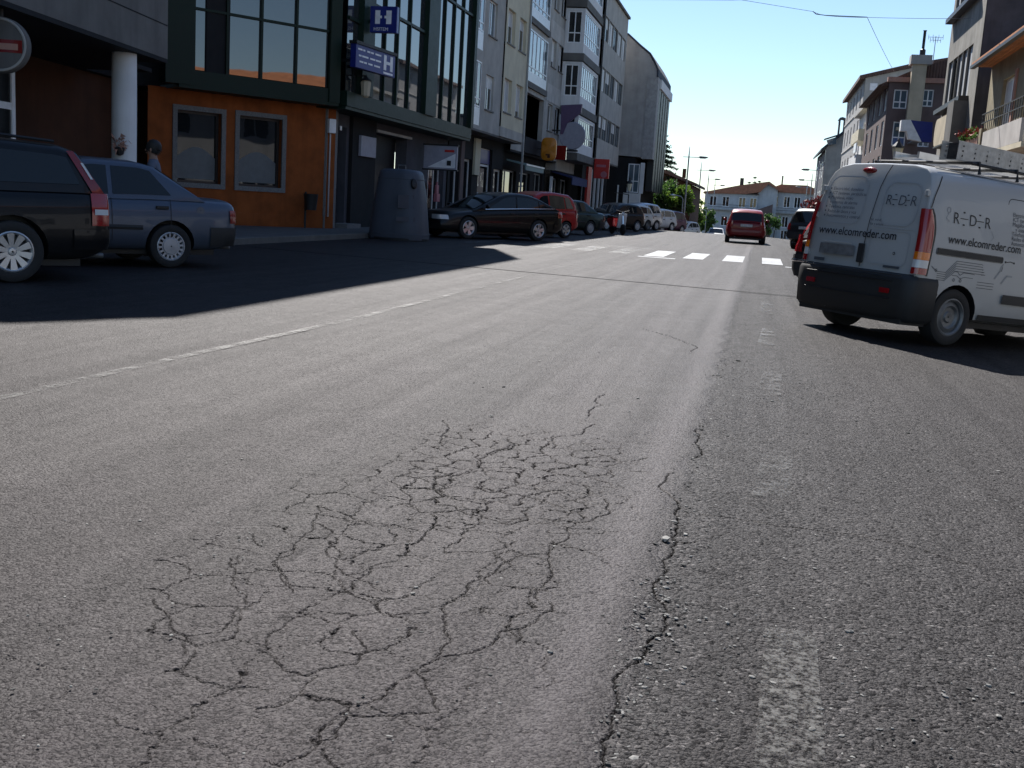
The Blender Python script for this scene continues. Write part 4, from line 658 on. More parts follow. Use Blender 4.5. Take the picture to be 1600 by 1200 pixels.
# ---- right: narrow dark house with chimney
r5 = thing('narrow_house', 'narrow dark house with a tall arched chimney', 'house', (7, 114, -1.7)); f = Fac(r5, (5.35, 126), (0, -1)); wn = [(u, u + 1.1, z, z + 1.5) for z in (-.5, 2.6, 5.4) for u in (2, 5.5, 9, 12.5)]; f.wall('front_wall', 0, 16, -3, 8.0, wn, 'shop_grey', 0, .2)
for h in wn: f.window(*h, -.05, nu=2, fr=.14)
MB().prism([(5.37, -3), (11, -3), (11, 9.2), (6.9, 9.5), (5.37, 8.05)], lambda a, b, k: (a, 110 + .3 * k, b)).build('flank_wall', 'grey_render', r5); MB().prism([(4.9, 7.75), (6.9, 9.55), (11, 9.25), (11, 9.5), (6.9, 9.85), (4.9, 7.95)], lambda a, b, k: (a, 109.7 + 16.5 * k, b)).build('roof', 'slate', r5)
for x in (6.3, 6.75): MB().box(x, x + .16, 110.4, 111, 9.3, 10.7).build('chimney_pier', 'concrete_dark', r5)
MB().prism([(6.2, 10.7), (6.35, 10.95), (6.6, 11.03), (6.85, 10.95), (7.0, 10.7), (6.85, 10.72), (6.6, 10.8), (6.35, 10.72)], lambda a, b, k: (a, 110.3 + .8 * k, b)).build('chimney_arch', 'concrete_dark', r5); MB().prism([(5.5, 8.3), (6.2, 8.45), (6.2, 9.1), (5.3, 8.75)], lambda a, b, k: (a, 109.6 + .1 * k, b)).build('glass_screen', 'lit_glass', r5); MB().prism([(5.1, 8.8), (6.3, 9.25), (6.3, 9.33), (5.1, 8.88)], lambda a, b, k: (a, 109.4 + 1.5 * k, b)).build('canopy', 'slate', r5)
# ---- right, beside and behind the viewer (seen in the glass)
r0 = thing('tiled_house', 'house with an orange tiled roof reflected in the green glass', 'house', (10, 12, -.2)); f = Fac(r0, (7.4, 30.6), (0, -1)); wn = [(u, u + 1.2, z, z + 1.3) for z in (.8, 3.2) for u in (2, 5.5, 9, 13, 17, 21, 25)]; f.wall('wall', 0, 30, -.4, 4.9, wn, 'white_render', 0, .2)
for h in wn: f.window(*h, -.12, nu=2, fr=.07)
f.box('end_wall', .002, .2, -.4, 4.9, -8, -.002, 'orange'); MB().prism([(6.8, 4.85), (6.8, 4.97), (10.6, 6.35), (15, 5), (15, 4.85)], lambda a, b, k: (a, 30.65 - 30.6 * k, b)).build('roof', 'tile_orange', r0); MB().box(9.5, 10.2, 9, 9.7, 5.6, 7.3).build('chimney', 'brown_render', r0)

# ---- far houses beyond the crest
def far_house(name, label, x0, x1, y, zb, ze, ridge, wins, depth=9, balc=True):
    h = thing(name, label, 'house', ((x0 + x1) / 2, y, zb)); F = Fac(h, (x0, y), (1, 0)); F.wall('wall', 0, x1 - x0, zb, ze, wins, 'house_wall', 0, .2)
    for w in wins: F.window(*w, -.15, nu=2, fr=.12)
    block('core', [(x0, y + .3), (x1, y + .3), (x1, y + depth), (x0, y + depth)], zb, ze, 'house_wall', h)
    MB().prism(ridge, lambda a, b, k: (a, y - .4 + (depth + .8) * k, b)).build('roof', 'tile_red', h)
    if balc: F.box('balcony', .6, x1 - x0 - .6, 2.0, 2.12, 0, .8, 'concrete'); [F.box('balcony_rail', .6, x1 - x0 - .6, z, z + .06, .74, .8, 'iron') for z in (2.5, 2.9)]
    F.box('cornice', -.15, x1 - x0 + .15, ze - .12, ze + .06, -.1, .3, 'dark_frame'); return h, F
hz = [(a, a + 1.1, z, z + 1.9) for z in (-2.6, -.3, 3.0) for a in (1.0, 2.9, 4.6)]; hz = [(a, b, c, d if c < 2 else 4.9) for a, b, c, d in hz]
h1_, F1 = far_house('far_house', 'pale two balcony house with a low hipped red roof at the road end', .4, 6.8, 190, -3.4, 5.6, [(.0, 5.6), (2.6, 6.8), (6.9, 6.85), (10.4, 5.7), (10.4, 5.5), (.0, 5.5)], hz)
block('side_wing', [(6.8, 190.5), (10.2, 190.5), (10.2, 198), (6.8, 198)], -3.4, 5.5, 'house_wall', h1_); F1.window(7.0, 8.1, 3.0, 4.8, -.48, nu=2, fr=.12); F1.window(8.4, 9.6, 3.0, 4.8, -.48, nu=2, fr=.12); MB().box(2.7, 2.95, 192, 192.4, 6.6, 8.3).build('chimney', 'concrete_dark', h1_)
hz = [(a, a + 1.2, z, z + 1.7) for z in (-.6, 2.6) for a in (.8, 2.9, 5.6, 7.4)]
h2_, F2 = far_house('far_gabled_house', 'pale house with a red roof and broad gable at the road end', -9.6, -.9, 188, -3.4, 4.9, [(-9.9, 4.6), (-9.9, 4.8), (-4.2, 6.2), (.7, 7.1), (2.6, 5.9), (2.5, 5.6), (.6, 6.7), (-.6, 5.3), (-3, 4.85)], hz, 12)
MB().prism([(-.9, -3.4), (2.2, -3.4), (2.2, 5.9), (.7, 6.8), (-.9, 5.2)], lambda a, b, k: (a, 188.3 + .3 * k, b)).build('gable_wall', 'house_wall', h2_); MB().box(-4.1, -3.5, 190, 190.6, 6.0, 7.5).build('chimney', 'black', h2_); MB().prism([(-2.6, 1.6), (1.6, 3.4), (1.6, -3.4), (-2.6, -3.4)], lambda a, b, k: (a, 184 + 3 * k, b)).build('lean_to', 'brown_render', h2_)
# ------------------------------------------------------------------ vehicles
def interp(L, x): return float(np.interp(x, [p[0] for p in L], [p[1] for p in L]))
def evaluated(ob, name):
    dg = bpy.context.evaluated_depsgraph_get(); me = bpy.data.meshes.new_from_object(ob.evaluated_get(dg)); me.name = name; return me
WHEELS = {}
def wheel_meshes(R_, style):
    key = (round(R_, 3), style)
    if key in WHEELS: return WHEELS[key]
    Mx = Matrix.Rotation(R(-90), 4, 'X'); rr = R_ * .66      # lathe axis -> +y outwards
    t = MB().lathe([(rr - .03, -.09), (R_ * .86, -.1), (R_ * .97, -.085), (R_, -.05), (R_, .05), (R_ * .97, .085), (R_ * .86, .1), (rr + .005, .092), (rr - .02, .07)], 30, Mx)
    d = MB().lathe([(rr, .02), (rr * .5, .015), (.01, .015)], 24, Mx); r = MB(); ring = [(rr + .004, .088), (rr - .012, .094), (rr - .03, .075), (rr - .035, .03)]; r.lathe(ring, 30, Mx)
    if style.startswith('spoke'):
        n = int(style[5:]); wd = .30 if n < 6 else .15
        for k in range(n):
            a = 2 * math.pi * k / n; ca, sa = math.cos(a), math.sin(a)
            P = lambda q, w, h: (q * ca - w * sa, h, q * sa + w * ca)
            w0, w1 = rr * wd * .55, rr * wd * (1.0 if n < 6 else 1.15); q0, q1 = rr * .16, rr - .02
            r.hexa([P(q0, -w0, .03), P(q1, -w1, .03), P(q1, w1, .03), P(q0, w0, .03), P(q0, -w0, .075), P(q1, -w1, .085), P(q1, w1, .085), P(q0, w0, .075)])
        r.lathe([(.01, .09), (rr * .17, .088), (rr * .23, .07), (rr * .24, .03)], 16, Mx)
    elif style == 'cover':
        r.lathe([(.01, .098), (rr * .55, .094), (rr * .6, .085), (rr * .66, .085)], 24, Mx); r.lathe([(rr * .93, .088), (rr, .09)], 24, Mx)
        for k in range(16):
            a = 2 * math.pi * (k + .5) / 16; ca, sa = math.cos(a), math.sin(a); P = lambda q, w, h: (q * ca - w * sa, h, q * sa + w * ca)
            r.hexa([P(rr * .63, -.012, .06), P(rr * .95, -.016, .06), P(rr * .95, .016, .06), P(rr * .63, .012, .06), P(rr * .63, -.012, .086), P(rr * .95, -.016, .089), P(rr * .95, .016, .089), P(rr * .63, .012, .086)])
    else:
        r.lathe([(.01, .06), (rr * .25, .065), (rr * .33, .05), (rr * .5, .052), (rr * .62, .075), (rr * .8, .06), (rr * .95, .03)], 28, Mx)
    def mk(mb, nm, mt): o = mb.build(nm, mt, None, smooth=True, sharp=35); me = o.data; bpy.data.objects.remove(o); return me
    WHEELS[key] = (mk(t, 'wheel', 'rubber'), mk(d, 'wheel_disc', 'black'), mk(r, 'rim', 'alloy' if style.startswith('spoke') else ('cover' if style == 'cover' else 'steel'))); return WHEELS[key]
def add_wheels(root, R_, style, pos):
    t, d, r = wheel_meshes(R_, style)
    for x, y in pos:
        o = bpy.data.objects.new('wheel', t); COL.objects.link(o); o.parent = root; o.location = (x, y, R_); o.rotation_euler = (0, random.uniform(0, 1), 0 if y > 0 else math.pi)
        for me, nm in ((d, 'wheel_disc'), (r, 'rim')): q = bpy.data.objects.new(nm, me); COL.objects.link(q); q.parent = o
class Car:
    SEC = [(0, .90), (.10, .968), (.33, 1.0), (.62, .995), (.86, .965), (1, .92)]
    def __init__(s, P): s.P = P; s.x0, s.x1 = -P['ro'], P['wb'] + P['fo']
    def w(s, x):
        t = (x - (s.x0 + s.x1) / 2) / ((s.x1 - s.x0) / 2); return s.P['w'] * (1 - .055 * abs(t) ** 3 - .07 * max(0, abs(t) - .86) / .14 * max(0, abs(t) - .86) / .14)
    def zt(s, x): return interp(s.P['top'], x)
    def zb(s, x): return interp(s.P.get('bot', [(s.x0, .36), (s.x0 + .25, .24), (s.x1 - .3, .2), (s.x1, .26)]), x)
    def y(s, x, z): a, b = s.zb(x), s.zt(x); return s.w(x) * interp(s.SEC, min(1, max(0, (z - a) / (b - a))))
    def zr(s, x): return interp(s.P['roof'], x)
    def yg(s, x, z): return (s.w(x) * .925) - max(0, z - s.zt(x)) * s.P.get('tum', .30)
    def roofz(s, x, y): yt = max(.2, s.yg(x, s.zr(x))); return s.zr(x) + .035 * (1 - (y / yt) ** 2)
def make_car(name, label, pos, yaw, P, mat, group=None, wheel='cover', z=None, extras=None, pitch=0, roll=0):
    c = Car(P); zz = z0(*pos) if z is None else z
    root = thing(name, label, 'car', (pos[0], pos[1], zz), (roll, pitch, yaw), group)
    # lower body
    L = c.x1 - c.x0; xs = [c.x0 + L * t for t in (0, .006, .02, .045, .08, .12, .17, .22, .27, .33, .39, .45, .51, .57, .63, .69, .75, .80, .85, .89, .93, .96, .98, .994, 1)]; rows = []
    for i, x in enumerate(xs):
        e = min(i, len(xs) - 1 - i); sc = (.955, .985, 1.0)[min(e, 2)]; a, b = c.zb(x), c.zt(x); b2 = b - (.02, .006, 0)[min(e, 2)]
        half = [(.0, a), (.80, a)] + [(q, a + (b2 - a) * h) for h, q in Car.SEC[0:]] + [(.62, b2 + .025), (0, b2 + .035)]
        rows.append([(x, c.w(x) * sc * q, zq) for q, zq in half[1:]] + [(x, -c.w(x) * sc * q, zq) for q, zq in half[1:-1][::-1]])
    mb = MB(); mb.grid(rows, True); n = len(rows[0]); mb.f.append(tuple(range(n))); mb.f.append(tuple(range(n * (len(xs) - 1), n * len(xs))))
    tmp = mb.build('body', mat, None, smooth=True, sub=1); ct = MB(); Mx = Matrix.Rotation(R(-90), 4, 'X'); wr = P['R'] + .05
    for x in (0, P['wb']):
        for s_ in (-1, 1): ct.lathe([(wr, -.18), (wr, .4)], 24, Matrix.Translation((x, s_ * P['w'] * .86, P['R'] + .01)) @ (Mx if s_ > 0 else Matrix.Rotation(R(90), 4, 'X')), True)
    cut = ct.build('cut', 'black', None); bm_ = bmesh.new(); bm_.from_mesh(cut.data); bmesh.ops.recalc_face_normals(bm_, faces=bm_.faces); bm_.to_mesh(cut.data); bm_.free()
    bm_ = bmesh.new(); bm_.from_mesh(tmp.data); bmesh.ops.recalc_face_normals(bm_, faces=bm_.faces); bm_.to_mesh(tmp.data); bm_.free()
    bo = tmp.modifiers.new('b', 'BOOLEAN'); bo.operation = 'DIFFERENCE'; bo.object = cut; bo.solver = 'EXACT'; bo.material_mode = 'TRANSFER'
    me = evaluated(tmp, 'body'); bpy.data.objects.remove(tmp); bpy.data.objects.remove(cut); me.set_sharp_from_angle(angle=R(38))
    body = bpy.data.objects.new('body', me); COL.objects.link(body); body.parent = root
    # greenhouse
    rf = P['roof']; xa, xb = rf[0][0], rf[-1][0]; gx = sorted(set([xa + (xb - xa) * t for t in np.linspace(0, 1, 22)] + [p[0] for p in rf])); rows = []
    for x in gx:
        zt, zr = c.zt(x) - .03, max(c.zr(x), c.zt(x) - .02); h = zr - zt; r_ = []
        for k in (0, .3, .6, .86): r_.append((x, c.yg(x, zt + h * k), zt + h * k))
        yt = c.yg(x, zr); r_ += [(x, yt - .015 * min(1, h * 4), zt + h * .96), (x, yt * .90, zr + .004), (x, yt * .5, zr + .026), (x, 0, zr + .035)]
        rows.append(r_ + [(p[0], -p[1], p[2]) for p in r_[:-1][::-1]])
    MB().grid(rows).build('cabin', mat, root, smooth=True, local=True, sharp=35)
    # side glass
    def side(x, z, off, s_): return (x, s_ * (c.yg(x, z) + off), z)
    def skin(x, z, off, s_): return (x, s_ * (c.y(x, z) + off), z)
    for s_ in (-1, 1):
        for (xb0, xb1, xt0, xt1, zlo, zhi) in P['win']:
            rr_ = []
            for t in np.linspace(0, 1, 7):
                q = []
                for k in np.linspace(0, 1, 4):
                    xlo, xhi = xb0 + (xb1 - xb0) * t, xt0 + (xt1 - xt0) * t; x = xlo + (xhi - xlo) * k
                    lo = c.zt(xlo) + zlo; hi = min(c.zr(xhi) - zhi, 9); q.append(side(x, lo + (hi - lo) * k, .006, s_))
                rr_.append(q)
            MB().grid(rr_).build('side_window', 'car_glass', root, smooth=True, local=True)
    # screens
    for nm, pa, pb in (('rear_window', rf[0], P['rt']), ('windscreen', rf[-1], P['ft'])):
        rr_ = []
        for t in np.linspace(.10, .93, 6):
            x = pa[0] + (pb[0] - pa[0]) * t; ym = c.yg(x, c.zr(x)) * .88; sg = -1 if nm == 'rear_window' else 1
            rr_.append([(x + sg * .008, y, c.roofz(x, y) + .006) for y in np.linspace(-ym, ym, 9)])
        MB().grid(rr_).build(nm, 'car_glass', root, smooth=True, local=True)
    def wrap(nm, end, xi, za, zb_, off, yin, m_, sides=(-1, 1), rowsn=4):
        xe = c.x0 if end < 0 else c.x1
        for s_ in sides:
            g_ = []
            for z_ in np.linspace(za, zb_, rowsn):
                inset = 0 if z_ not in (za, zb_) else -.006
                l = [skin(x, z_, off + inset, s_) for x in np.linspace(xi, xe - end * .02, 8)]
                ye = c.y(xe, z_) * .955; l += [(xe + end * (off + inset), s_ * y, z_) for y in np.linspace(ye * .96, yin, 6)]
                g_.append(l)
            MB().grid(g_).build(nm, m_, root, smooth=True, local=True)
    c.wrap = wrap
    bmat = P.get('bumper', mat)
    if P.get('bumpers', True):
        zf = P.get('bz', (.36, .58)); wrap('rear_bumper', -1, c.x0 + .42, zf[0], zf[1], .022, 0, bmat); wrap('front_bumper', 1, c.x1 - .38, zf[0] - .08, zf[1] - .06, .022, 0, bmat)
    for (za, zb_, xi, yi) in P['tail']: wrap('tail_light', -1, c.x0 + xi, za, zb_, .014, c.P['w'] * yi, P.get('lens', 'red_lens'))
    za, zb_ = P['head']; wrap('headlight', 1, c.x1 - .28, za, zb_, .012, c.P['w'] * .45, 'clear_lens')
    zf = c.zt(c.x1 - .02); MB().box(c.x1 - .02, c.x1 + .012, -.3, .3, za, zb_ - .01).build('grille', 'black', root, local=True)
    # seams, handles, mouldings, mirrors, plate
    for s_ in (-1, 1):
        for xd in P['seams']:
            g_ = [[skin(xd - .004, z_, .004, s_), skin(xd + .004, z_, .004, s_)] for z_ in np.linspace(c.zb(xd) + .12, c.zt(xd) - .015, 8)]; MB().grid(g_).build('door_seam', 'black', root, local=True)
        for xh in P['handles']:
            zh = c.zt(xh) - .13; yv = c.y(xh, zh); MB().box(xh - .085, xh + .085, s_ * (yv - .01), s_ * (yv + .03), zh - .022, zh + .022).build('door_handle', P.get('hmat', 'black'), root, local=True, bevel=.008)
        if 'mould' in P:
            za, zb_, mm_ = P['mould']; g_ = [[skin(x, za, .012, s_), skin(x, (za + zb_) / 2, .02, s_), skin(x, zb_, .012, s_)] for x in np.linspace(P['R'] + .1, P['wb'] - P['R'] - .1, 12)]; MB().grid(g_).build('side_moulding', mm_, root, local=True)
        if 'belt' in P:
            xa_, xb_ = P['belt']; g_ = [[side(x, c.zt(x) + .012, .012, s_), side(x, c.zt(x) + .034, .012, s_)] for x in np.linspace(xa_, xb_, 14)]; MB().grid(g_).build('belt_trim', 'chrome', root, local=True)
        xm = rf[-1][0] - .42; zm = c.zt(xm) + .1; MB().lathe([(.01, -.08), (.05, -.07), (.068, 0), (.05, .07), (.01, .08)], 10, Matrix.Translation((xm, s_ * (c.w(xm) + .08), zm)) @ Matrix.Rotation(R(90), 4, 'X') @ Matrix.Diagonal((.7, 1, 1, 1))).build('mirror', P.get('mmat', mat), root, smooth=True, local=True)
    zp = P.get('plate', .62); MB().box(c.x0 - .032, c.x0 - .022, -.25, .25, zp, zp + .11).build('number_plate', 'plate', root, local=True); MB().box(c.x1 + .022, c.x1 + .032, -.25, .25, .38, .48).build('number_plate', 'plate', root, local=True)
    MB().tube([(c.x0 - .03, .45, .27), (c.x0 + .3, .45, .28)], .028).build('exhaust', 'steel', root, local=True); MB().box(c.x0 + .3, c.x1 - .3, -c.P['w'] * .78, c.P['w'] * .78, .17, .3).build('underbody', 'black', root, local=True)
    t_ = P['w'] - .10; add_wheels(root, P['R'], wheel, [(0, t_), (0, -t_), (P['wb'], t_), (P['wb'], -t_)])
    if extras: extras(root, c, side, skin, wrap)
    return root
def roofpts(l): return l
WAGON = dict(wb=2.76, ro=1.05, fo=.95, w=.90, R=.325, top=[(-1.05, .98), (-.8, 1.0), (1.4, .97), (2.1, .95), (3.2, .84), (3.71, .62)], roof=[(-1.0, .96), (-.72, 1.40), (-.55, 1.455), (.4, 1.50), (1.1, 1.48), (1.5, 1.38), (2.25, .93)], rt=(-.72, 1.40), ft=(1.5, 1.38),
    win=[(-.72, .12, -.60, .10, .06, .10), (.17, 1.05, .15, 1.0, .05, .09), (1.1, 1.85, 1.06, 1.32, .05, .09)], tail=[(.62, .97, .22, .72)], head=(.58, .72), seams=(.15, 1.08, 1.98), handles=(.33, 1.25), plate=.75, tum=.26)
SEDAN = dict(wb=2.52, ro=.98, fo=.78, w=.845, R=.29, top=[(-.98, .86), (-.9, .915), (-.4, .93), (.3, .93), (1.5, .90), (2.0, .88), (3.0, .76), (3.3, .60)], roof=[(-.50, .90), (.18, 1.33), (.42, 1.375), (1.0, 1.385), (1.25, 1.35), (1.95, .88)], rt=(.18, 1.33), ft=(1.25, 1.35), bumper='black_plastic', bz=(.30, .56),
    win=[(-.02, .76, .25, .76, .035, .07), (.82, 1.62, .82, 1.16, .035, .07)], tail=[(.62, .80, .12, .60)], lens='dark_red_lens', head=(.56, .68), seams=(.0, .79, 1.68), handles=(.12, .96), mould=(.50, .56, 'black_plastic'), plate=.62, tum=.30, mmat='black_plastic')
ESTATE = dict(wb=2.73, ro=1.05, fo=1.0, w=.91, R=.325, top=[(-1.05, .92), (-.7, 1.0), (.5, .96), (1.7, .90), (2.4, .86), (3.3, .76), (3.73, .52)], roof=[(-.88, .96), (-.02, 1.31), (.3, 1.39), (.75, 1.42), (1.15, 1.40), (1.5, 1.31), (2.55, .84)], rt=(-.02, 1.31), ft=(1.5, 1.34),
    win=[(-.42, -.04, -.06, -.03, .04, .08), (.0, .86, .02, .84, .04, .10), (.92, 2.0, .9, 1.36, .04, .10)], tail=[(.74, .93, .26, .60)], head=(.55, .68), seams=(-.02, .9, 1.95), handles=(.14, 1.08), belt=(-.66, 2.1), plate=.7, tum=.28)
HATCH = dict(wb=2.5, ro=.68, fo=.78, w=.84, R=.29, top=[(-.68, .86), (-.5, .95), (.6, .93), (1.6, .90), (2.0, .88), (2.9, .74), (3.28, .56)], roof=[(-.66, .90), (-.38, 1.30), (-.18, 1.40), (.6, 1.45), (1.05, 1.42), (1.35, 1.32), (2.1, .87)], rt=(-.38, 1.30), ft=(1.35, 1.32),
    win=[(-.40, .0, -.24, .0, .05, .10), (.05, .82, .05, .80, .04, .10), (.88, 1.72, .86, 1.2, .04, .10)], tail=[(.70, .95, .16, .68)], head=(.54, .68), seams=(.03, .85, 1.75), handles=(.18, 1.0), plate=.72, tum=.30)
MPV = dict(HATCH, top=[(-.68, .90), (-.5, 1.0), (.6, .98), (1.7, .95), (2.1, .93), (2.95, .80), (3.28, .60)], roof=[(-.66, .94), (-.46, 1.40), (-.28, 1.52), (.5, 1.58), (1.05, 1.55), (1.4, 1.44), (2.3, .92)], rt=(-.46, 1.40), ft=(1.4, 1.44), tail=[(.72, 1.0, .16, .70)])
SUV = dict(HATCH, wb=2.65, ro=.85, R=.35, w=.89, top=[(-.85, 1.0), (-.7, 1.08), (.6, 1.08), (1.8, 1.05), (2.3, 1.03), (3.1, .95), (3.43, .72)], roof=[(-.82, 1.02), (-.6, 1.55), (-.45, 1.66), (.5, 1.70), (1.1, 1.68), (1.45, 1.56), (2.25, 1.03)], rt=(-.6, 1.55), ft=(1.45, 1.56), bot=[(-.85, .42), (-.5, .34), (3.1, .32), (3.43, .4)],
    win=[(-.55, .0, -.46, .0, .05, .12), (.05, .88, .05, .86, .04, .12), (.94, 1.85, .92, 1.3, .04, .12)], tail=[(.78, 1.05, .14, .72)], head=(.72, .88), bumper='black_plastic', bz=(.42, .70), plate=.82, fo=.78)
def yaw_of(dx, dy): return math.atan2(dy, dx)
def left_car(name, label, rear_wheel, dirn, P, mat, **k):
    """rear_wheel: ground contact of the near rear wheel; the car's left side faces the viewer"""
    a = yaw_of(*dirn); t = P['w'] - .10; lx, ly = -math.sin(a), math.cos(a)
    return make_car(name, label, (rear_wheel[0] - lx * t, rear_wheel[1] - ly * t), a, P, mat, **k)
GL = 'cars parked nose-in on the left'; GR = 'cars parked nose-in on the right'
def wagon_extra(root, c, side, skin, wrap):
    for s_ in (-1, 1):
        g_ = []
        for t in np.linspace(0, 1, 8):
            x = -.99 + .33 * t; z_ = .96 + .45 * t; xx = max(x, np.interp(z_, [.96, 1.40], [-1.0, -.74])); wd = .13 - .07 * t
            g_.append([side(xx - .012, z_, .012, s_), side(xx + wd, z_, .014, s_)])
        MB().grid(g_).build('tail_light_column', 'dark_red_lens', root, smooth=True, local=True)
        g_ = [[side(-.87 + .1 * t, 1.12 + .17 * t, .018, s_), side(-.84 + .1 * t, 1.12 + .17 * t, .019, s_)] for t in np.linspace(0, 1, 5)]; MB().grid(g_).build('light_glint_strip', 'clear_lens', root, local=True)
        g_ = [[skin(x, .74, .022, s_), skin(x, .80, .022, s_)] for x in np.linspace(-1.02, -.86, 4)]; MB().grid(g_).build('reversing_light', 'clear_lens', root, local=True)
        MB().tube([(-.5, s_ * .62, 1.50), (.3, s_ * .63, 1.545), (1.0, s_ * .62, 1.525)], .018, 6).build('roof_rail', 'black', root, local=True)
left_car('dark_estate_car', 'dark estate car with ten-spoke wheels cut off by the left edge', (-7.68, 10.1), (-.62, -.785), WAGON, 'paint_navy', group=GL, wheel='spoke10', extras=wagon_extra)
def sedan_extra(root, c, side, skin, wrap):
    MB().lathe([(.01, .004), (.055, .004)], 14, Matrix.Translation((-.42, c.y(-.42, .78), .78)) @ Matrix.Rotation(R(-90), 4, 'X')).build('fuel_cap', 'paint_steelblue', root, local=True)
    for s_ in (-1, 1): g_ = [[side(-.05, .955 + .0 * k, .012, s_), side(.2 + .0 * k, 1.30, .012, s_)] for k in (0, 1)]
left_car('blue_saloon_car', 'old steel blue saloon car parked beside the orange wall', (-7.78, 13.45), (-.62, -.785), SEDAN, 'paint_steelblue', group=GL, wheel='cover', extras=sedan_extra)
left_car('black_saloon_car', 'long black car with a bright window line beside the recycling bank', (-6.80, 33.7), (-.62, -.785), ESTATE, 'paint_black', group=GL, wheel='spoke5')
left_car('red_people_carrier', 'red hatchback half hidden behind the long black car', (-6.85, 38.9), (-.55, -.835), MPV, 'paint_red', group=GL, wheel='spoke5')
left_car('dark_green_hatchback', 'dark green saloon parked right of the red hatchback', (-6.95, 45.3), (-.55, -.835), SEDAN, 'paint_darkgreen', group=GL, wheel='cover')
left_car('dark_hatchback', 'dark hatchback with tall red tail lights before the white cars', (-6.5, 59.0), (-.55, -.835), HATCH, 'paint_black', group=GL, wheel='cover')
left_car('beige_hatchback', 'off white hatchback, nearest of the pale parked cars on the left', (-6.5, 64.6), (-.5, -.866), HATCH, 'paint_beige', group=GL, wheel='steel')
left_car('silver_hatchback', 'silver people carrier overlapping the off white hatchback', (-6.2, 66.8), (-.5, -.866), MPV, 'paint_silver', group=GL, wheel='cover')
left_car('pale_silver_car', 'pale silver hatchback farther along the left row', (-5.9, 74.8), (-.5, -.866), HATCH, 'paint_white', group=GL, wheel='cover')
left_car('plum_car', 'plum coloured car at the crest of the left row', (-5.6, 80.5), (-.5, -.866), MPV, 'paint_purple', group=GL, wheel='cover')
left_car('far_white_car', 'small white car below the green trees beyond the crest', (-5.4, 97.0), (-.4, -.9), HATCH, 'paint_white', group=GL, wheel='cover')
# moving cars
make_car('red_hatchback', 'red hatchback driving away along the middle of the road', (-.62, 48.9), yaw_of(-.03, 1), dict(HATCH, w=.86), 'paint_darkred', wheel='cover')
make_car('oncoming_white_car', 'white car coming up over the crest of the road', (-4.2, 110), yaw_of(.02, -1), SEDAN, 'paint_white', wheel='cover')
# right row
def suv_extra(root, c, side, skin, wrap):
    wrap('bumper_trim', -1, c.x0 + .35, .55, .59, .034, 0, 'chrome'); MB().box(c.x0 - .035, c.x0 - .025, -.3, .3, .70, .86).build('plate_recess', 'black', root, local=True)
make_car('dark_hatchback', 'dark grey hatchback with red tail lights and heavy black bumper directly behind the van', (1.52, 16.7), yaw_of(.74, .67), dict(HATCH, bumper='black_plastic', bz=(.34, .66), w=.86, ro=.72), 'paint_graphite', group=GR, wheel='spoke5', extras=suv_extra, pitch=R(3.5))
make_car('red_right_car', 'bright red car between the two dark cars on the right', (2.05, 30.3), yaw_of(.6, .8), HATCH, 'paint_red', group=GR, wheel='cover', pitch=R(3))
make_car('graphite_hatchback', 'tall graphite car farthest along the right row', (2.15, 47.0), yaw_of(.5, .86), dict(SUV, R=.31), 'paint_graphite', group=GR, wheel='cover', pitch=R(3))
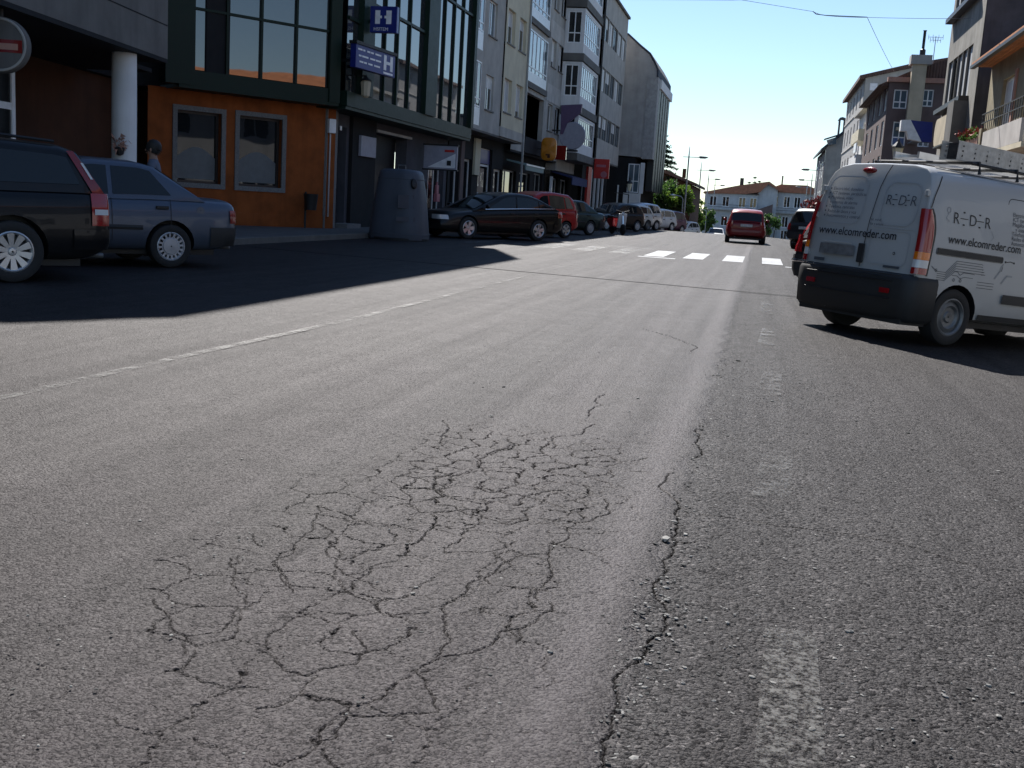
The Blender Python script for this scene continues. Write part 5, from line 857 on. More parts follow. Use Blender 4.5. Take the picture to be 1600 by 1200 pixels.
# ------------------------------------------------------------------ the white van
VW = [(0.30, .80), (.42, .825), (.70, .835), (.95, .835), (1.15, .825), (1.40, .79), (1.62, .745), (1.72, .70), (1.78, .62), (1.815, .45), (1.825, 0)]
def van():
    root = thing('white_van', 'white delivery van with web address lettering and a loaded roof rack', 'van', (1.48, 12.69, -.045), (R(1.05), R(3.9), R(90 - 49.4)))
    def rx(z): return -.625 + .05 * max(0, z - .7) + .17 * max(0, z - 1.25) ** 1.5
    def ys(z): return float(np.interp(z, [p[1] if False else p[0] for p in VW[:-1]], [p[1] for p in VW[:-1]]))
    def sect(x, sc=1.0, top=1.825, k=0.0):
        f_ = top / 1.825; pts = []
        for z, y in VW: zz = .30 + (z - .30) * (top - .30) / 1.525; pts.append((x + k * (rx(zz) + .625), y * sc, zz))
        return [(x, .70 * sc, .27)] + pts + [(p[0], -p[1], p[2]) for p in pts[:-1][::-1]] + [(x, -.70 * sc, .27)]
    st = [(-.625, .945, 1.80, 1), (-.620, .965, 1.812, 1), (-.60, .985, 1.82, 1), (-.55, .998, 1.825, .95), (-.4, 1, 1.828, .75), (0, 1, 1.835, .35), (.5, 1, 1.84, .1), (1.0, 1, 1.84, 0), (1.5, 1, 1.83, 0), (1.75, .995, 1.80, 0)]
    mb = MB(); rows = [sect(*q) for q in st]; mb.grid(rows, True); n = len(rows[0]); mb.f.append(tuple(range(n))); mb.f.append(tuple(range(n * (len(st) - 1), n * len(st))))
    # bonnet and cab
    cab = [(1.75, .995, 1.10), (2.2, .99, 1.08), (2.7, .97, 1.02), (3.1, .93, .92), (3.3, .86, .78), (3.36, .80, .62)]
    rows = []
    for x, sc, top in cab: rows.append([(x, .7 * sc, .27)] + [(x, y * sc, .3 + (z - .3) * (top - .3) / 1.525) for z, y in [(.3, .80), (.5, .825), (1.0, .835), (1.5, .82), (1.74, .76), (1.81, .6), (1.825, 0)]] + [(x, -y * sc, .3 + (z - .3) * (top - .3) / 1.525) for z, y in [(1.81, .6), (1.74, .76), (1.5, .82), (1.0, .835), (.5, .825), (.3, .80)]] + [(x, -.7 * sc, .27)])
    mc = MB(); mc.grid(rows, True); n = len(rows[0]); mc.f.append(tuple(range(n * (len(cab) - 1), n * len(cab))))
    def arches(mb_, nm):
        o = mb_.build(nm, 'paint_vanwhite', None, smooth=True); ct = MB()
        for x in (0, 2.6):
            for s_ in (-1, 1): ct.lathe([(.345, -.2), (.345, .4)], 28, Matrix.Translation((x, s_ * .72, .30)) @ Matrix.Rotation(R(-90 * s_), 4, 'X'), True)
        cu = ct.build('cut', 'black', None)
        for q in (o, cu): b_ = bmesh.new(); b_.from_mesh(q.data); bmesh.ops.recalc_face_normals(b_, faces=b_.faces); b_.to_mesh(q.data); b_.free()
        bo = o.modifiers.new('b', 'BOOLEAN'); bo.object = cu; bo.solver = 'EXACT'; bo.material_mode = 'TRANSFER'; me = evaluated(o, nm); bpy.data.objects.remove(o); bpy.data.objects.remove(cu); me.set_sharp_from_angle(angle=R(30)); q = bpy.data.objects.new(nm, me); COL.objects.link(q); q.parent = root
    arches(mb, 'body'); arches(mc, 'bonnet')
    B = lambda mb_, nm, mt, **k: mb_.build(nm, mt, root, local=True, **k)
    # windscreen block
    MB().prism([(1.74, 1.08), (2.62, 1.02), (1.98, 1.66), (1.74, 1.78)], lambda a, b, k: (a, (.74 if k else -.74) * (1 - .12 * max(0, b - 1.1)), b)).build('cab', 'paint_vanwhite', root, local=True, bevel=.02)
    B(MB().grid([[(2.60 - .62 * t, y * (1 - .1 * t), 1.06 + .58 * t) for y in np.linspace(-.68, .68, 5)] for t in (0, 1)]), 'windscreen', 'car_glass')
    def sd(x, z, o=.004, s_=-1): return (x, s_ * (ys(z) + o), z)
    def patch(nm, mt, xa, xb, za, zb, o=.004, s_=-1, nx=2, nz=4): return B(MB().grid([[sd(x, z, o, s_) for x in np.linspace(xa, xb, nx)] for z in np.linspace(za, zb, nz)]), nm, mt, smooth=True)
    def strip(pts, wd, nm, mt, o=.004, s_=-1):
        m_ = MB()
        for (x0_, a0), (x1_, a1) in zip(pts[:-1], pts[1:]):
            d = Vector((x1_ - x0_, a1 - a0)); nn = Vector((-d.y, d.x)).normalized() * wd / 2; e = d.normalized() * wd * .3
            m_.add([sd(x0_ - e.x + nn.x, a0 - e.y + nn.y, o, s_), sd(x1_ + e.x + nn.x, a1 + e.y + nn.y, o, s_), sd(x1_ + e.x - nn.x, a1 + e.y - nn.y, o, s_), sd(x0_ - e.x - nn.x, a0 - e.y - nn.y, o, s_)], [(0, 1, 2, 3)])
        return B(m_, nm, mt)
    def rr_(y, z, o=.004): return (rx(z) - o - .004, y, z)
    def rpatch(nm, mt, ya, yb, za, zb, o=.004): return B(MB().grid([[rr_(y, z, o) for y in (ya, yb)] for z in np.linspace(za, zb, 5)]), nm, mt)
    def rstrip(pts, wd, nm, mt, o=.004):
        m_ = MB()
        for (y0, a0), (y1, a1) in zip(pts[:-1], pts[1:]):
            d = Vector((y1 - y0, a1 - a0)); nn = Vector((-d.y, d.x)).normalized() * wd / 2; m_.add([rr_(y0 + nn.x, a0 + nn.y, o), rr_(y1 + nn.x, a1 + nn.y, o), rr_(y1 - nn.x, a1 - nn.y, o), rr_(y0 - nn.x, a0 - nn.y, o)], [(0, 1, 2, 3)])
        return B(m_, nm, mt)
    def rline(ya, yb, za, zb, r, k=6):      # rounded rectangle outline
        P_ = []
        for cx, cz, a0 in ((yb - r, zb - r, 0), (ya + r, zb - r, 90), (ya + r, za + r, 180), (yb - r, za + r, 270)): P_ += [(cx + r * math.cos(R(a0 + 90 * i / k)), cz + r * math.sin(R(a0 + 90 * i / k))) for i in range(k + 1)]
        return P_ + [P_[0]]
    # rear doors: gap left of centre, pressed panels
    rstrip([(-.03, .70), (-.045, 1.20), (-.07, 1.55), (-.10, 1.70), (-.14, 1.80)], .010, 'door_gap', 'black', .003)
    rstrip(rline(.10, .66, 1.15, 1.66, .13), .013, 'panel_pressing', 'pressing', .002); rstrip(rline(-.64, -.16, 1.17, 1.62, .12), .013, 'panel_pressing', 'pressing', .002); rstrip([(-.10, 1.145), (-.66, 1.135)], .010, 'panel_pressing', 'pressing', .002); rstrip(rline(-.64, -.10, .76, 1.11, .07), .010, 'panel_pressing', 'pressing', .002)
    B(MB().lathe([(.01, .03), (.05, .028), (.075, .015), (.08, -.02)], 18, Matrix.Translation((rx(1.72) - .0, .16, 1.735)) @ Matrix.Rotation(R(-72), 4, 'Y') @ Matrix.Diagonal((.42, 1.25, 1, 1))), 'brake_light', 'dark_red_lens', smooth=True)
    # bumper wraps round the corners
    outl = [(.02 - .35, -.86), (-.50, -.865), (-.62, -.85), (-.69, -.80), (-.715, -.70), (-.735, -.4), (-.74, 0), (-.735, .4), (-.715, .70), (-.69, .80), (-.62, .85), (-.50, .865), (-.33, .86)]
    g_ = []
    for z, e in ((.20, -.07), (.25, -.015), (.50, .0), (.62, .0), (.665, -.015), (.685, -.06), (.69, -.14)): g_.append([((x + (-e if abs(y) < .82 else 0)), y + (e if y > 0 else -e) * (1 if abs(y) > .6 else 0), z) for x, y in outl])
    B(MB().grid(g_), 'rear_bumper', 'black_plastic', smooth=True); B(MB().box(-.66, -.30, -.74, .74, .17, .30), 'bumper_underside', 'black_plastic')
    B(MB().box(-.752, -.735, -.60, -.48, .47, .52), 'reflector', 'red_lens'); B(MB().box(-.752, -.735, .48, .60, .47, .52), 'reflector', 'red_lens')
    # rear quarter black cladding
    for s_ in (-1, 1):
        pl = [(-.62, .34), (-.62, .66), (-.5, .67), (-.36, .64), (-.30, .52), (-.35, .34)]
        g_ = MB(); c_ = [sd(x, z, .012, s_) for x, z in pl]; g_.add(c_, [tuple(range(len(c_)))]); B(g_, 'corner_cladding', 'black_plastic')
        # lamps
        for za, zb, mt in ((.70, .765, 'red_lens'), (.767, .845, 'clear_lens'), (.847, .925, 'amber_lens'), (.927, 1.36, 'red_lens')):
            g_ = []
            for z in np.linspace(za, zb, 6):
                wd = .105 if z < 1.05 else .105 * max(.12, math.sqrt(max(0, 1 - ((z - 1.05) / .325) ** 2))); x = rx(z); y = ys(z)
                g_.append([(x - .03, s_ * (y * .945 - .035), z), (x - .042, s_ * (y * .955), z), (x - .01, s_ * (y * .985 + .012), z), (x + wd * .55, s_ * (y + .016), z), (x + wd, s_ * (y + .006), z)])
            lm = B(MB().grid(g_), 'tail_light' if mt == 'red_lens' else ('indicator' if mt == 'amber_lens' else 'reversing_light'), mt, smooth=True)
        g_ = [[sd(rx(z) + (.10 if z < 1.05 else .105 * max(.12, math.sqrt(max(0, 1 - ((z - 1.05) / .325) ** 2)))), z, .004, s_), sd(rx(z) + .03 + (.10 if z < 1.05 else .105 * max(.12, math.sqrt(max(0, 1 - ((z - 1.05) / .325) ** 2)))), z, .004, s_)] for z in np.linspace(.69, 1.37, 12)]; B(MB().grid(g_), 'lamp_surround', 'black', smooth=True)
        strip([(rx(1.38) + .02, 1.38), (rx(1.5) + .05, 1.5), (rx(1.62) + .09, 1.62), (rx(1.7) + .13, 1.705)], .013, 'rear_corner_gap', 'black', .003, s_)
        # sliding door rail, gaps, mouldings
        strip(rline(-.43, .60, .925, .992, .03), .004, 'rail_edge', 'black', .003, s_); patch('slide_rail', 'black_plastic', -.42, .59, .93, .988, .008, s_)
        strip([(.60, .34), (.61, .9), (.61, 1.55)] + [(.61 + .06 * (1 - math.cos(R(a))), 1.55 + .06 * math.sin(R(a))) for a in (30, 60, 90)] + [(1.60, 1.62), (1.66, 1.58), (1.68, 1.0), (1.66, .34)], .009, 'door_gap', 'black', .003, s_)
        strip(rline(.80, 1.5, 1.1, 1.54, .09), .008, 'panel_pressing', 'pressing', .002, s_); strip([(-.24, 1.50), (.0, 1.515), (.3, 1.505), (.42, 1.47)], .013, 'panel_pressing', 'pressing', .002, s_)
        patch('side_moulding', 'black_plastic', .68, 1.6, .50, .60, .022, s_); patch('side_moulding', 'black_plastic', 1.72, 2.2, .50, .60, .022, s_); patch('door_handle', 'black_plastic', 1.28, 1.44, .84, .93, .02, s_); patch('sill', 'black_plastic', .38, 2.2, .30, .36, .012, s_)
        B(MB().grid([[(x, s_ * (.83 - .12 * (z - 1.1)), z) for x in (1.80, 2.42 - (z - 1.12) * 1.0)] for z in (1.12, 1.58)]), 'cab_window', 'car_glass')
        B(MB().lathe([(.01, -.1), (.07, -.09), (.09, 0), (.07, .09), (.01, .1)], 10, Matrix.Translation((2.32, s_ * .95, 1.15))), 'mirror', 'black_plastic', smooth=True)
        B(MB().box(3.2, 3.33, s_ * .5, s_ * .74, .62, .78), 'headlight', 'clear_lens', bevel=.03)
    B(MB().box(3.25, 3.42, -.78, .78, .30, .58), 'front_bumper', 'black_plastic', bevel=.05)
    add_wheels(root, .30, 'steel', [(0, .715), (0, -.715), (2.6, .715), (2.6, -.715)])
    B(MB().box(-.45, 3.0, -.62, .62, .20, .32), 'underbody', 'black'); B(MB().tube([(-.70, .30, .25), (-.2, .30, .26)], .026), 'exhaust', 'steel')
    # plate recess, badges
    rpatch('number_plate', 'plate_dark', .08, .60, .80, .915, .012); B(MB().box(-.645, -.628, -.07, .02, .745, .95), 'door_handle', 'black_plastic', bevel=.01); rpatch('badge', 'ink_soft', .50, .66, .715, .75); rpatch('badge', 'ink_soft', -.58, -.36, .725, .75); B(MB().lathe([(.01, .006), (.017, .004)], 10, Matrix.Translation((rx(.82), -.47, .88)) @ Matrix.Rotation(R(-90), 4, 'Y')), 'lock', 'black')
    # lettering: rear reads with y decreasing, the right side with x increasing
    TX = lambda s, sz, mt, y, z, **k: text_mesh(s, sz, mt, root, lambda a, b: rr_(y - a, z + b, .006), **k)
    TS = lambda s, sz, mt, x, z, **k: text_mesh(s, sz, mt, root, lambda a, b: sd(x + a, z + b, .006), **k)
    TX('www.elcomreder.com', .125, 'ink', .67, 1.02, bold=.0012, spacing=1.0)
    for i, s in enumerate(('Electricidad, domótica', 'ICT (antenas, parabólicas', 'Megafonía, vídeo', None, 'Telefonía, centrales', 'Redes de datos y voz', 'Automatismos y control')):
        z = 1.505 - .050 * i
        if s is None: TX('y sistemas de alarma', .05, 'ink_soft', .60, z); continue
        rpatch('bullet', 'ink_soft', .645, .628, z + .006, z + .024); TX(s, .05, 'ink_soft', .60, z)
    TX('tel. móvil', .04, 'ink_soft', -.06, 1.20); TX('fax y avisos', .04, 'ink_soft', -.06, 1.155)
    for q, y in (('R', -.20), ('D', -.37), ('R', -.53)): TX(q, .15, 'ink_soft', y, 1.38, bold=-.001)
    for y in (-.285, -.45): rpatch('logo_dash', 'ink_soft', y, y - .07, 1.43, 1.438); [rpatch('logo_dot', 'ink_soft', y - .02, y - .045, 1.43 + d, 1.442 + d) for d in (-.055, .05)]
    TS('www.elcomreder.com', .125, 'ink', -.28, 1.055, bold=.0014)
    for q, x in (('R', -.24), ('D', .0), ('R', .24)): TS(q, .165, 'ink', x, 1.26, bold=-.001)
    for x in (-.13, .11): patch('logo_dash', 'ink', x, x + .12, 1.315, 1.323); [patch('logo_dot', 'ink', x + .04, x + .07, 1.31 + d, 1.325 + d) for d in (-.06, .065)]
    strip(rline(-.33, -.28, 1.36, 1.41, .02), .007, 'logo_swirl', 'faint_ink'); strip([(-.30, 1.36), (-.34, 1.30), (-.29, 1.27)], .006, 'logo_swirl', 'faint_ink'); strip([(.36, 1.24), (.4, 1.18), (.36, 1.14)], .006, 'logo_swirl', 'faint_ink')
    for i, s in enumerate(('Electricidad, domótica', 'ICT (antenas, parabólicas', 'Megafonía, vídeo', '   y sistemas de alarma', 'Telefonía, centrales', 'Redes de datos y voz', 'Automatismos y control')): TS(s, .062, 'ink_soft', .68, 1.43 - .050 * i)
    # printed circuit tracks
    for i in range(5):
        o = .026 * i; strip([(-.36, .755 - o * .8), (-.24, .755 - o * .8), (-.10, .885 - o), (.28 + .02 * i, .885 - o), (.30, .88 - o)], .006, 'circuit_track', 'ink_soft')
    strip([(-.46, .80), (-.40, .77), (-.36, .755)], .006, 'circuit_track', 'ink_soft'); strip([(-.12, .775), (-.06, .775), (-.02, .745), (.03, .775), (.12, .775), (.2, .77)], .006, 'circuit_track', 'ink_soft'); strip([(-.14, .735), (-.06, .735), (-.01, .71), (.05, .73), (.18, .73)], .006, 'circuit_track', 'ink_soft')
    for o in (0, .03, .06): strip([(.26, .70 - o), (.52, .70 - o)], .006, 'circuit_track', 'ink_soft')
    strip([(.52, .76), (.58, .84), (.60, .90)], .02, 'circuit_track', 'faint_ink'); strip([(.64, .72), (.70, .80), (.78, .80)], .02, 'circuit_track', 'faint_ink'); strip([(.66, .945), (.72, .955), (.77, .945)], .008, 'circuit_track', 'ink')
    for x, z in ((-.385, .765), (-.1, .69), (.0, .69)): strip(rline(x - .014, x + .014, z - .014, z + .014, .013), .006, 'circuit_pad', 'ink_soft')
    for x in (.775, .64): patch('circuit_pad', 'ink', x - .012, x + .012, .935, .955)
    for y in (.80, -.80):
        for z in (.80, 1.22, 1.52): B(MB().box(rx(z) - .03, rx(z) + .015, y * ys(z) / .835 * .985 - .02, y * ys(z) / .835 * .985 + .02, z - .03, z + .03), 'hinge', 'paint_vanwhite', bevel=.006) if y > 0 or z > 1.4 else None
    for s_ in (-1, 1): B(MB().grid([[(x, s_ * (y_ + .003), z_ + .004) for x in np.linspace(-.42, 1.6, 12)] for y_, z_ in ((.635, 1.778), (.615, 1.79))]), 'roof_channel', 'black')
    for z in (.42, .60): B(MB().tube([(-.745, -.62, z), (-.752, 0, z), (-.745, .62, z)], .006, 5), 'bumper_groove', 'ink')
    B(MB().box(-.760, -.742, -.74, .74, .655, .668), 'bumper_step', 'black_plastic'); B(MB().box(-.648, -.640, .12, .56, .925, .945), 'plate_lamp_bar', 'paint_vanwhite', bevel=.004)
    B(MB().lathe([(.01, .004), (.07, .004), (.074, .0)], 20, Matrix.Translation((.08, -ys(1.12) - .0, 1.19)) @ Matrix.Rotation(R(90), 4, 'X')), 'fuel_flap', 'paint_vanwhite') if False else None
    # roof rack
    for x in (.15, .75, 1.4): B(MB().tube([(x, -.70, 1.80), (x, -.68, 1.915), (x, .68, 1.915), (x, .70, 1.80)], .018, 8), 'rack_bar', 'black')
    for y in (-.66, .66): B(MB().tube([(.05, y, 1.90), (1.5, y, 1.90)], .016, 8), 'rack_rail', 'black')
    return root
vn = van()
# load on the rack, in the van's own frame
MV = Matrix.Translation((1.48, 12.69, -.045)) @ (Matrix.Rotation(R(90 - 49.4), 4, 'Z') @ Matrix.Rotation(R(3.9), 4, 'Y') @ Matrix.Rotation(R(1.05), 4, 'X'))
tray = thing('cable_tray', 'perforated grey metal trays lashed on top of the white van', 'cable tray'); tray.matrix_world = MV
def tray_plate(y, x0, x1, za, zb):
    mb = MB(); holes = []
    x = x0 + .08
    while x < x1 - .08:
        for k in range(3): holes.append((x, za + (zb - za) * (.25 + .25 * k)))
        x += .19
    xs = sorted({x0, x1} | {h[0] - .011 for h in holes} | {h[0] + .011 for h in holes}); zs = sorted({za, zb} | {h[1] - .010 for h in holes} | {h[1] + .010 for h in holes})
    for a, b in zip(xs[:-1], xs[1:]):
        for c, d in zip(zs[:-1], zs[1:]):
            if any(abs((a + b) / 2 - h[0]) < .010 and abs((c + d) / 2 - h[1]) < .009 for h in holes): continue
            mb.add([(a, y, c), (b, y, c), (b, y, d), (a, y, d), (a, y + .006, c), (b, y + .006, c), (b, y + .006, d), (a, y + .006, d)], [(0, 1, 2, 3), (4, 7, 6, 5)])
    return mb.build('side_plate', 'galv', tray, local=True)
tray_plate(-.50, .0, 2.3, 1.93, 2.13); tray_plate(-.28, .0, 2.3, 1.93, 2.13); MB().box(.0, 2.3, -.494, -.28, 1.925, 1.935).build('base_plate', 'galv', tray, local=True); MB().box(.1, .13, -.494, -.286, 1.95, 2.12).build('cross_plate', 'black', tray, local=True); MB().box(.3, 2.1, -.48, -.3, 1.94, 2.08).build('cable_bundle', 'black', tray, local=True)
ld = thing('folded_ladder', 'folded aluminium ladder lying on the van roof rack', 'ladder'); ld.matrix_world = MV
for y in (.0, .34): MB().box(.0, 2.3, y, y + .03, 1.94, 2.01).build('rail', 'alloy', ld, local=True)
for k in range(8): MB().box(.1 + .3 * k, .14 + .3 * k, .03, .34, 1.96, 1.99).build('rung', 'alloy', ld, local=True)

# ------------------------------------------------------------------ scooter
sc_ = thing('red_scooter', 'red and white motor scooter among the parked cars on the left', 'scooter', (-6.6, 50.0, 0), (0, 0, R(-60)))
for x in (0, 1.25): MB().lathe([(.13, -.05), (.22, -.055), (.25, 0), (.22, .055), (.13, .05), (.02, .04)], 20, Matrix.Translation((x, 0, .25)) @ Matrix.Rotation(R(90), 4, 'X')).build('wheel', 'rubber', sc_, smooth=True, local=True)
MB().prism([(-.35, .55), (-.3, .72), (.4, .75), (.45, .35), (.15, .3), (-.1, .4)], lambda a, b, k: (a, -.17 + .34 * k, b)).build('body', 'paint_red', sc_, local=True, bevel=.05); MB().box(.4, .95, -.16, .16, .28, .36).build('floorboard', 'black_plastic', sc_, local=True); MB().prism([(.9, .3), (1.1, .95), (1.18, .95), (1.05, .3)], lambda a, b, k: (a, -.2 + .4 * k, b)).build('leg_shield', 'paint_white', sc_, local=True, bevel=.03)
MB().prism([(-.35, .73), (.35, .76), (.35, .82), (-.3, .84)], lambda a, b, k: (a, -.14 + .28 * k, b)).build('seat', 'black', sc_, local=True, bevel=.02); MB().tube([(1.05, -.32, 1.08), (1.12, 0, 1.02), (1.05, .32, 1.08)], .018).build('handlebar', 'black', sc_, local=True); MB().tube([(1.25, 0, .25), (1.1, 0, 1.02)], .035).build('fork', 'chrome', sc_, local=True); MB().lathe([(.02, 0), (.07, .01), (.08, .05)], 12, Matrix.Translation((1.14, 0, .98)) @ Matrix.Rotation(R(90), 4, 'Y')).build('headlight', 'clear_lens', sc_, local=True); MB().tube([(.2, .12, .3), (.1, .28, .0)], .014).build('stand', 'steel', sc_, local=True)
# ------------------------------------------------------------------ paper bank
bn = thing('recycling_bank', 'big dark blue recycling bank standing at the kerb', 'recycling bin', (-9.30, 27.7, 0)); rows = []
for z, s, e in ((.02, 1.0, 1), (.10, 1.02, 1), (.5, .965, 1), (1.0, .89, 1), (1.45, .80, 1), (1.68, .745, 1), (1.77, .70, 1), (1.815, .60, 1), (1.83, .35, 1), (1.835, .01, 1)):
    rw = []
    for k in range(40):
        a = 2 * math.pi * k / 40; p = 3.2; cx, sx = math.cos(a), math.sin(a); r = (abs(cx) ** p + abs(sx) ** p) ** (-1 / p); rw.append((.74 * s * r * cx, .68 * s * r * sx, z))
    rows.append(rw)
MB().grid(rows, True).build('shell', 'bin_blue', bn, smooth=True, local=True)
for a, o in ((.42, -.60), (-.42, .60)):
    Mh = Matrix.Translation((.50, -.47 if o < 0 else .47, 1.47)) @ Matrix.Rotation(R(-45 if o < 0 else 45), 4, 'Z') @ Matrix.Rotation(R(78), 4, 'Y'); MB().lathe([(.01, .045), (.075, .045), (.10, .035), (.105, -.02)], 20, Mh @ Matrix.Diagonal((1.3, .8, 1, 1))).build('posting_hole', 'black', bn, smooth=True, local=True)
for z_, s_ in ((.16, 1.018), (1.58, .775)):
    rw = []
    for zz_, e_ in ((z_ - .018, .0), (z_, .012), (z_ + .018, .0)):
        q = []
        for k in range(40): a = 2 * math.pi * k / 40; cx, sx = math.cos(a), math.sin(a); r = (abs(cx) ** 3.2 + abs(sx) ** 3.2) ** (-1 / 3.2) * (s_ + e_); q.append((.74 * r * cx, .68 * r * sx, zz_))
        rw.append(q)
    MB().grid(rw, True).build('moulded_rib', 'bin_blue', bn, smooth=True, local=True)
for a_, z_, w_, h_ in ((-60, 1.0, .42, .34), (-60, .55, .5, .12)):
    ca_, sa_ = math.cos(R(a_)), math.sin(R(a_)); rr_ = lambda z: .005 + (abs(ca_) ** 3.2 + abs(sa_) ** 3.2) ** (-1 / 3.2) * float(np.interp(z, [.1, .5, 1.0, 1.45], [1.02, .965, .89, .80])) * .70
    MB().add([(rr_(z) * ca_ - u * sa_, rr_(z) * sa_ + u * ca_, z) for u, z in ((-w_ / 2, z_ - h_ / 2), (w_ / 2, z_ - h_ / 2), (w_ / 2, z_ + h_ / 2), (-w_ / 2, z_ + h_ / 2))], [(0, 1, 2, 3)]).build('worn_label', 'shop_grey', bn, local=True)
MB().tube([(-.1, 0, 1.82), (-.1, 0, 1.93), (.1, 0, 1.93), (.1, 0, 1.82)], .02).build('lifting_eye', 'steel', bn, local=True); MB().lathe([(.78, 0), (.79, .06), (.76, .07)], 40).build('base_ring', 'black_plastic', bn, local=True)
# litter bin on the orange wall
lb = thing('litter_bin', 'small black litter bin on a post in front of the orange wall', 'litter bin', (-11.85, 27.75, .13)); MB().lathe([(.15, .62), (.19, 1.02), (.2, 1.05), (.17, 1.05), (.14, .64)], 16, Matrix.Translation((-11.85, 27.75, 0))).build('bucket', 'iron', lb, smooth=True, sharp=40); MB().tube([(-12.0, 27.75, .13), (-12.0, 27.75, 1.1)], .03).build('post', 'iron', lb)
# ------------------------------------------------------------------ person behind the blue car
def person(loc, yaw):
    root = thing('person', 'person in a blue shirt standing behind the steel blue saloon', 'person', loc, (0, 0, yaw))
    J = dict(pel=(0, 0, .94), wai=(0, 0, 1.10), che=(.01, 0, 1.30), nec=(0, 0, 1.46), nk2=(.015, 0, 1.53), hea=(.03, 0, 1.60), top=(.02, 0, 1.70)); rad = dict(pel=(.15, .12), wai=(.13, .105), che=(.155, .115), nec=(.07, .06), nk2=(.055, .055), hea=(.075, .088), top=(.062, .07)); ed = [('pel', 'wai'), ('wai', 'che'), ('che', 'nec'), ('nec', 'nk2'), ('nk2', 'hea'), ('hea', 'top')]
    for s_, t in ((1, 'l'), (-1, 'r')):
        for k, p, r in (('hip', (0, .09, .88), .085), ('kne', (.02, .10, .50), .056), ('ank', (-.02, .10, .10), .040), ('hee', (-.03, .10, .05), .040), ('toe', (.15, .11, .035), .032), ('sho', (0, .17, 1.41), .062), ('elb', (-.03, .25, 1.13), .042), ('wri', (.06, .26, .88), .028), ('pal', (.08, .26, .80), .034)): J[t + k] = (p[0], s_ * p[1], p[2]); rad[t + k] = (r, r)
        ed += [('pel', t + 'hip'), (t + 'hip', t + 'kne'), (t + 'kne', t + 'ank'), (t + 'ank', t + 'hee'), (t + 'hee', t + 'toe'), ('che', t + 'sho'), (t + 'sho', t + 'elb'), (t + 'elb', t + 'wri'), (t + 'wri', t + 'pal')]
        for i, (dx, l) in enumerate(((.030, .085), (.011, .095), (-.009, .09), (-.027, .07))):
            J[t + 'f%da' % i] = (.08 + dx, s_ * .262, .775); J[t + 'f%db' % i] = (.088 + dx, s_ * .258, .775 - l * .55); J[t + 'f%dc' % i] = (.092 + dx, s_ * .245, .775 - l)
            for q in 'abc': rad[t + 'f%d' % i + q] = (.009, .009)
            ed += [(t + 'pal', t + 'f%da' % i), (t + 'f%da' % i, t + 'f%db' % i), (t + 'f%db' % i, t + 'f%dc' % i)]
        J[t + 'ta'] = (.115, s_ * .25, .81); J[t + 'tb'] = (.125, s_ * .24, .765); rad[t + 'ta'] = rad[t + 'tb'] = (.010, .010); ed += [(t + 'pal', t + 'ta'), (t + 'ta', t + 'tb')]
    ks = list(J); me = bpy.data.meshes.new('body'); me.from_pydata([J[k] for k in ks], [(ks.index(a), ks.index(b)) for a, b in ed], []); o = bpy.data.objects.new('tmp', me); COL.objects.link(o)
    o.modifiers.new('s', 'SKIN'); sv = me.skin_vertices[0].data
    for i, k in enumerate(ks): sv[i].radius = rad[k]; sv[i].use_root = (k == 'pel')
    sb = o.modifiers.new('u', 'SUBSURF'); sb.levels = 2; sb.render_levels = 2; m2 = evaluated(o, 'body'); bpy.data.objects.remove(o)
    for mt in ('skin', 'shirt', 'trousers', 'shoe'): m2.materials.append(MT[mt])
    for p in m2.polygons:
        c = p.center; arm = abs(c.y) > .19; p.use_smooth = True
        p.material_index = 3 if c.z < .075 else (2 if (c.z < .98 and not (abs(c.y) > .2)) else (1 if (c.z < 1.47 and (not arm or c.z > 1.12)) else 0))
    b = bpy.data.objects.new('body', m2); COL.objects.link(b); b.parent = root
    MB().lathe([(.001, .125), (.055, .115), (.095, .075), (.108, .02), (.102, -.04), (.085, -.075)], 20, Matrix.Translation((.005, 0, 1.64)) @ Matrix.Rotation(R(-22), 4, 'Y') @ Matrix.Diagonal((1.05, .90, 1, 1))).build('hair', 'hair', root, smooth=True, local=True); hm = MB()
    for i in range(420):
        d = rng.normal(size=3); d /= np.linalg.norm(d); d[2] = d[2] * .9 + .1
        if d[0] > .35 and d[2] < .45: continue
        c = np.array((.0, 0, 1.645)) + d * (.108, .096, .122); tg = np.cross(d, rng.normal(size=3)); tg /= np.linalg.norm(tg); e = np.array((-.35, 0, -1.0)) * rng.uniform(.02, .05) + d * .008; hm.add([c - tg * .006, c + tg * .006, c + e], [(0, 1, 2)])
    hm.build('hair_strands', 'hair', root, local=True)
    MB().lathe([(.001, .02), (.014, .0), (.001, -.02)], 8, Matrix.Translation((.122, 0, 1.60))).build('nose', 'skin', root, smooth=True, local=True)
    for s_ in (-1, 1): MB().lathe([(.001, .03), (.012, .02), (.014, -.01), (.001, -.03)], 8, Matrix.Translation((.03, s_ * .092, 1.60))).build('ear', 'skin', root, smooth=True, local=True); MB().lathe([(.001, .008), (.009, .0), (.001, -.008)], 8, Matrix.Translation((.108, s_ * .033, 1.625))).build('eye', 'ink', root, local=True)
    MB().box(.098, .112, -.025, .025, 1.553, 1.561).build('mouth', 'dark_red_lens', root, local=True)
person((-9.08, 15.25, 0), R(200))
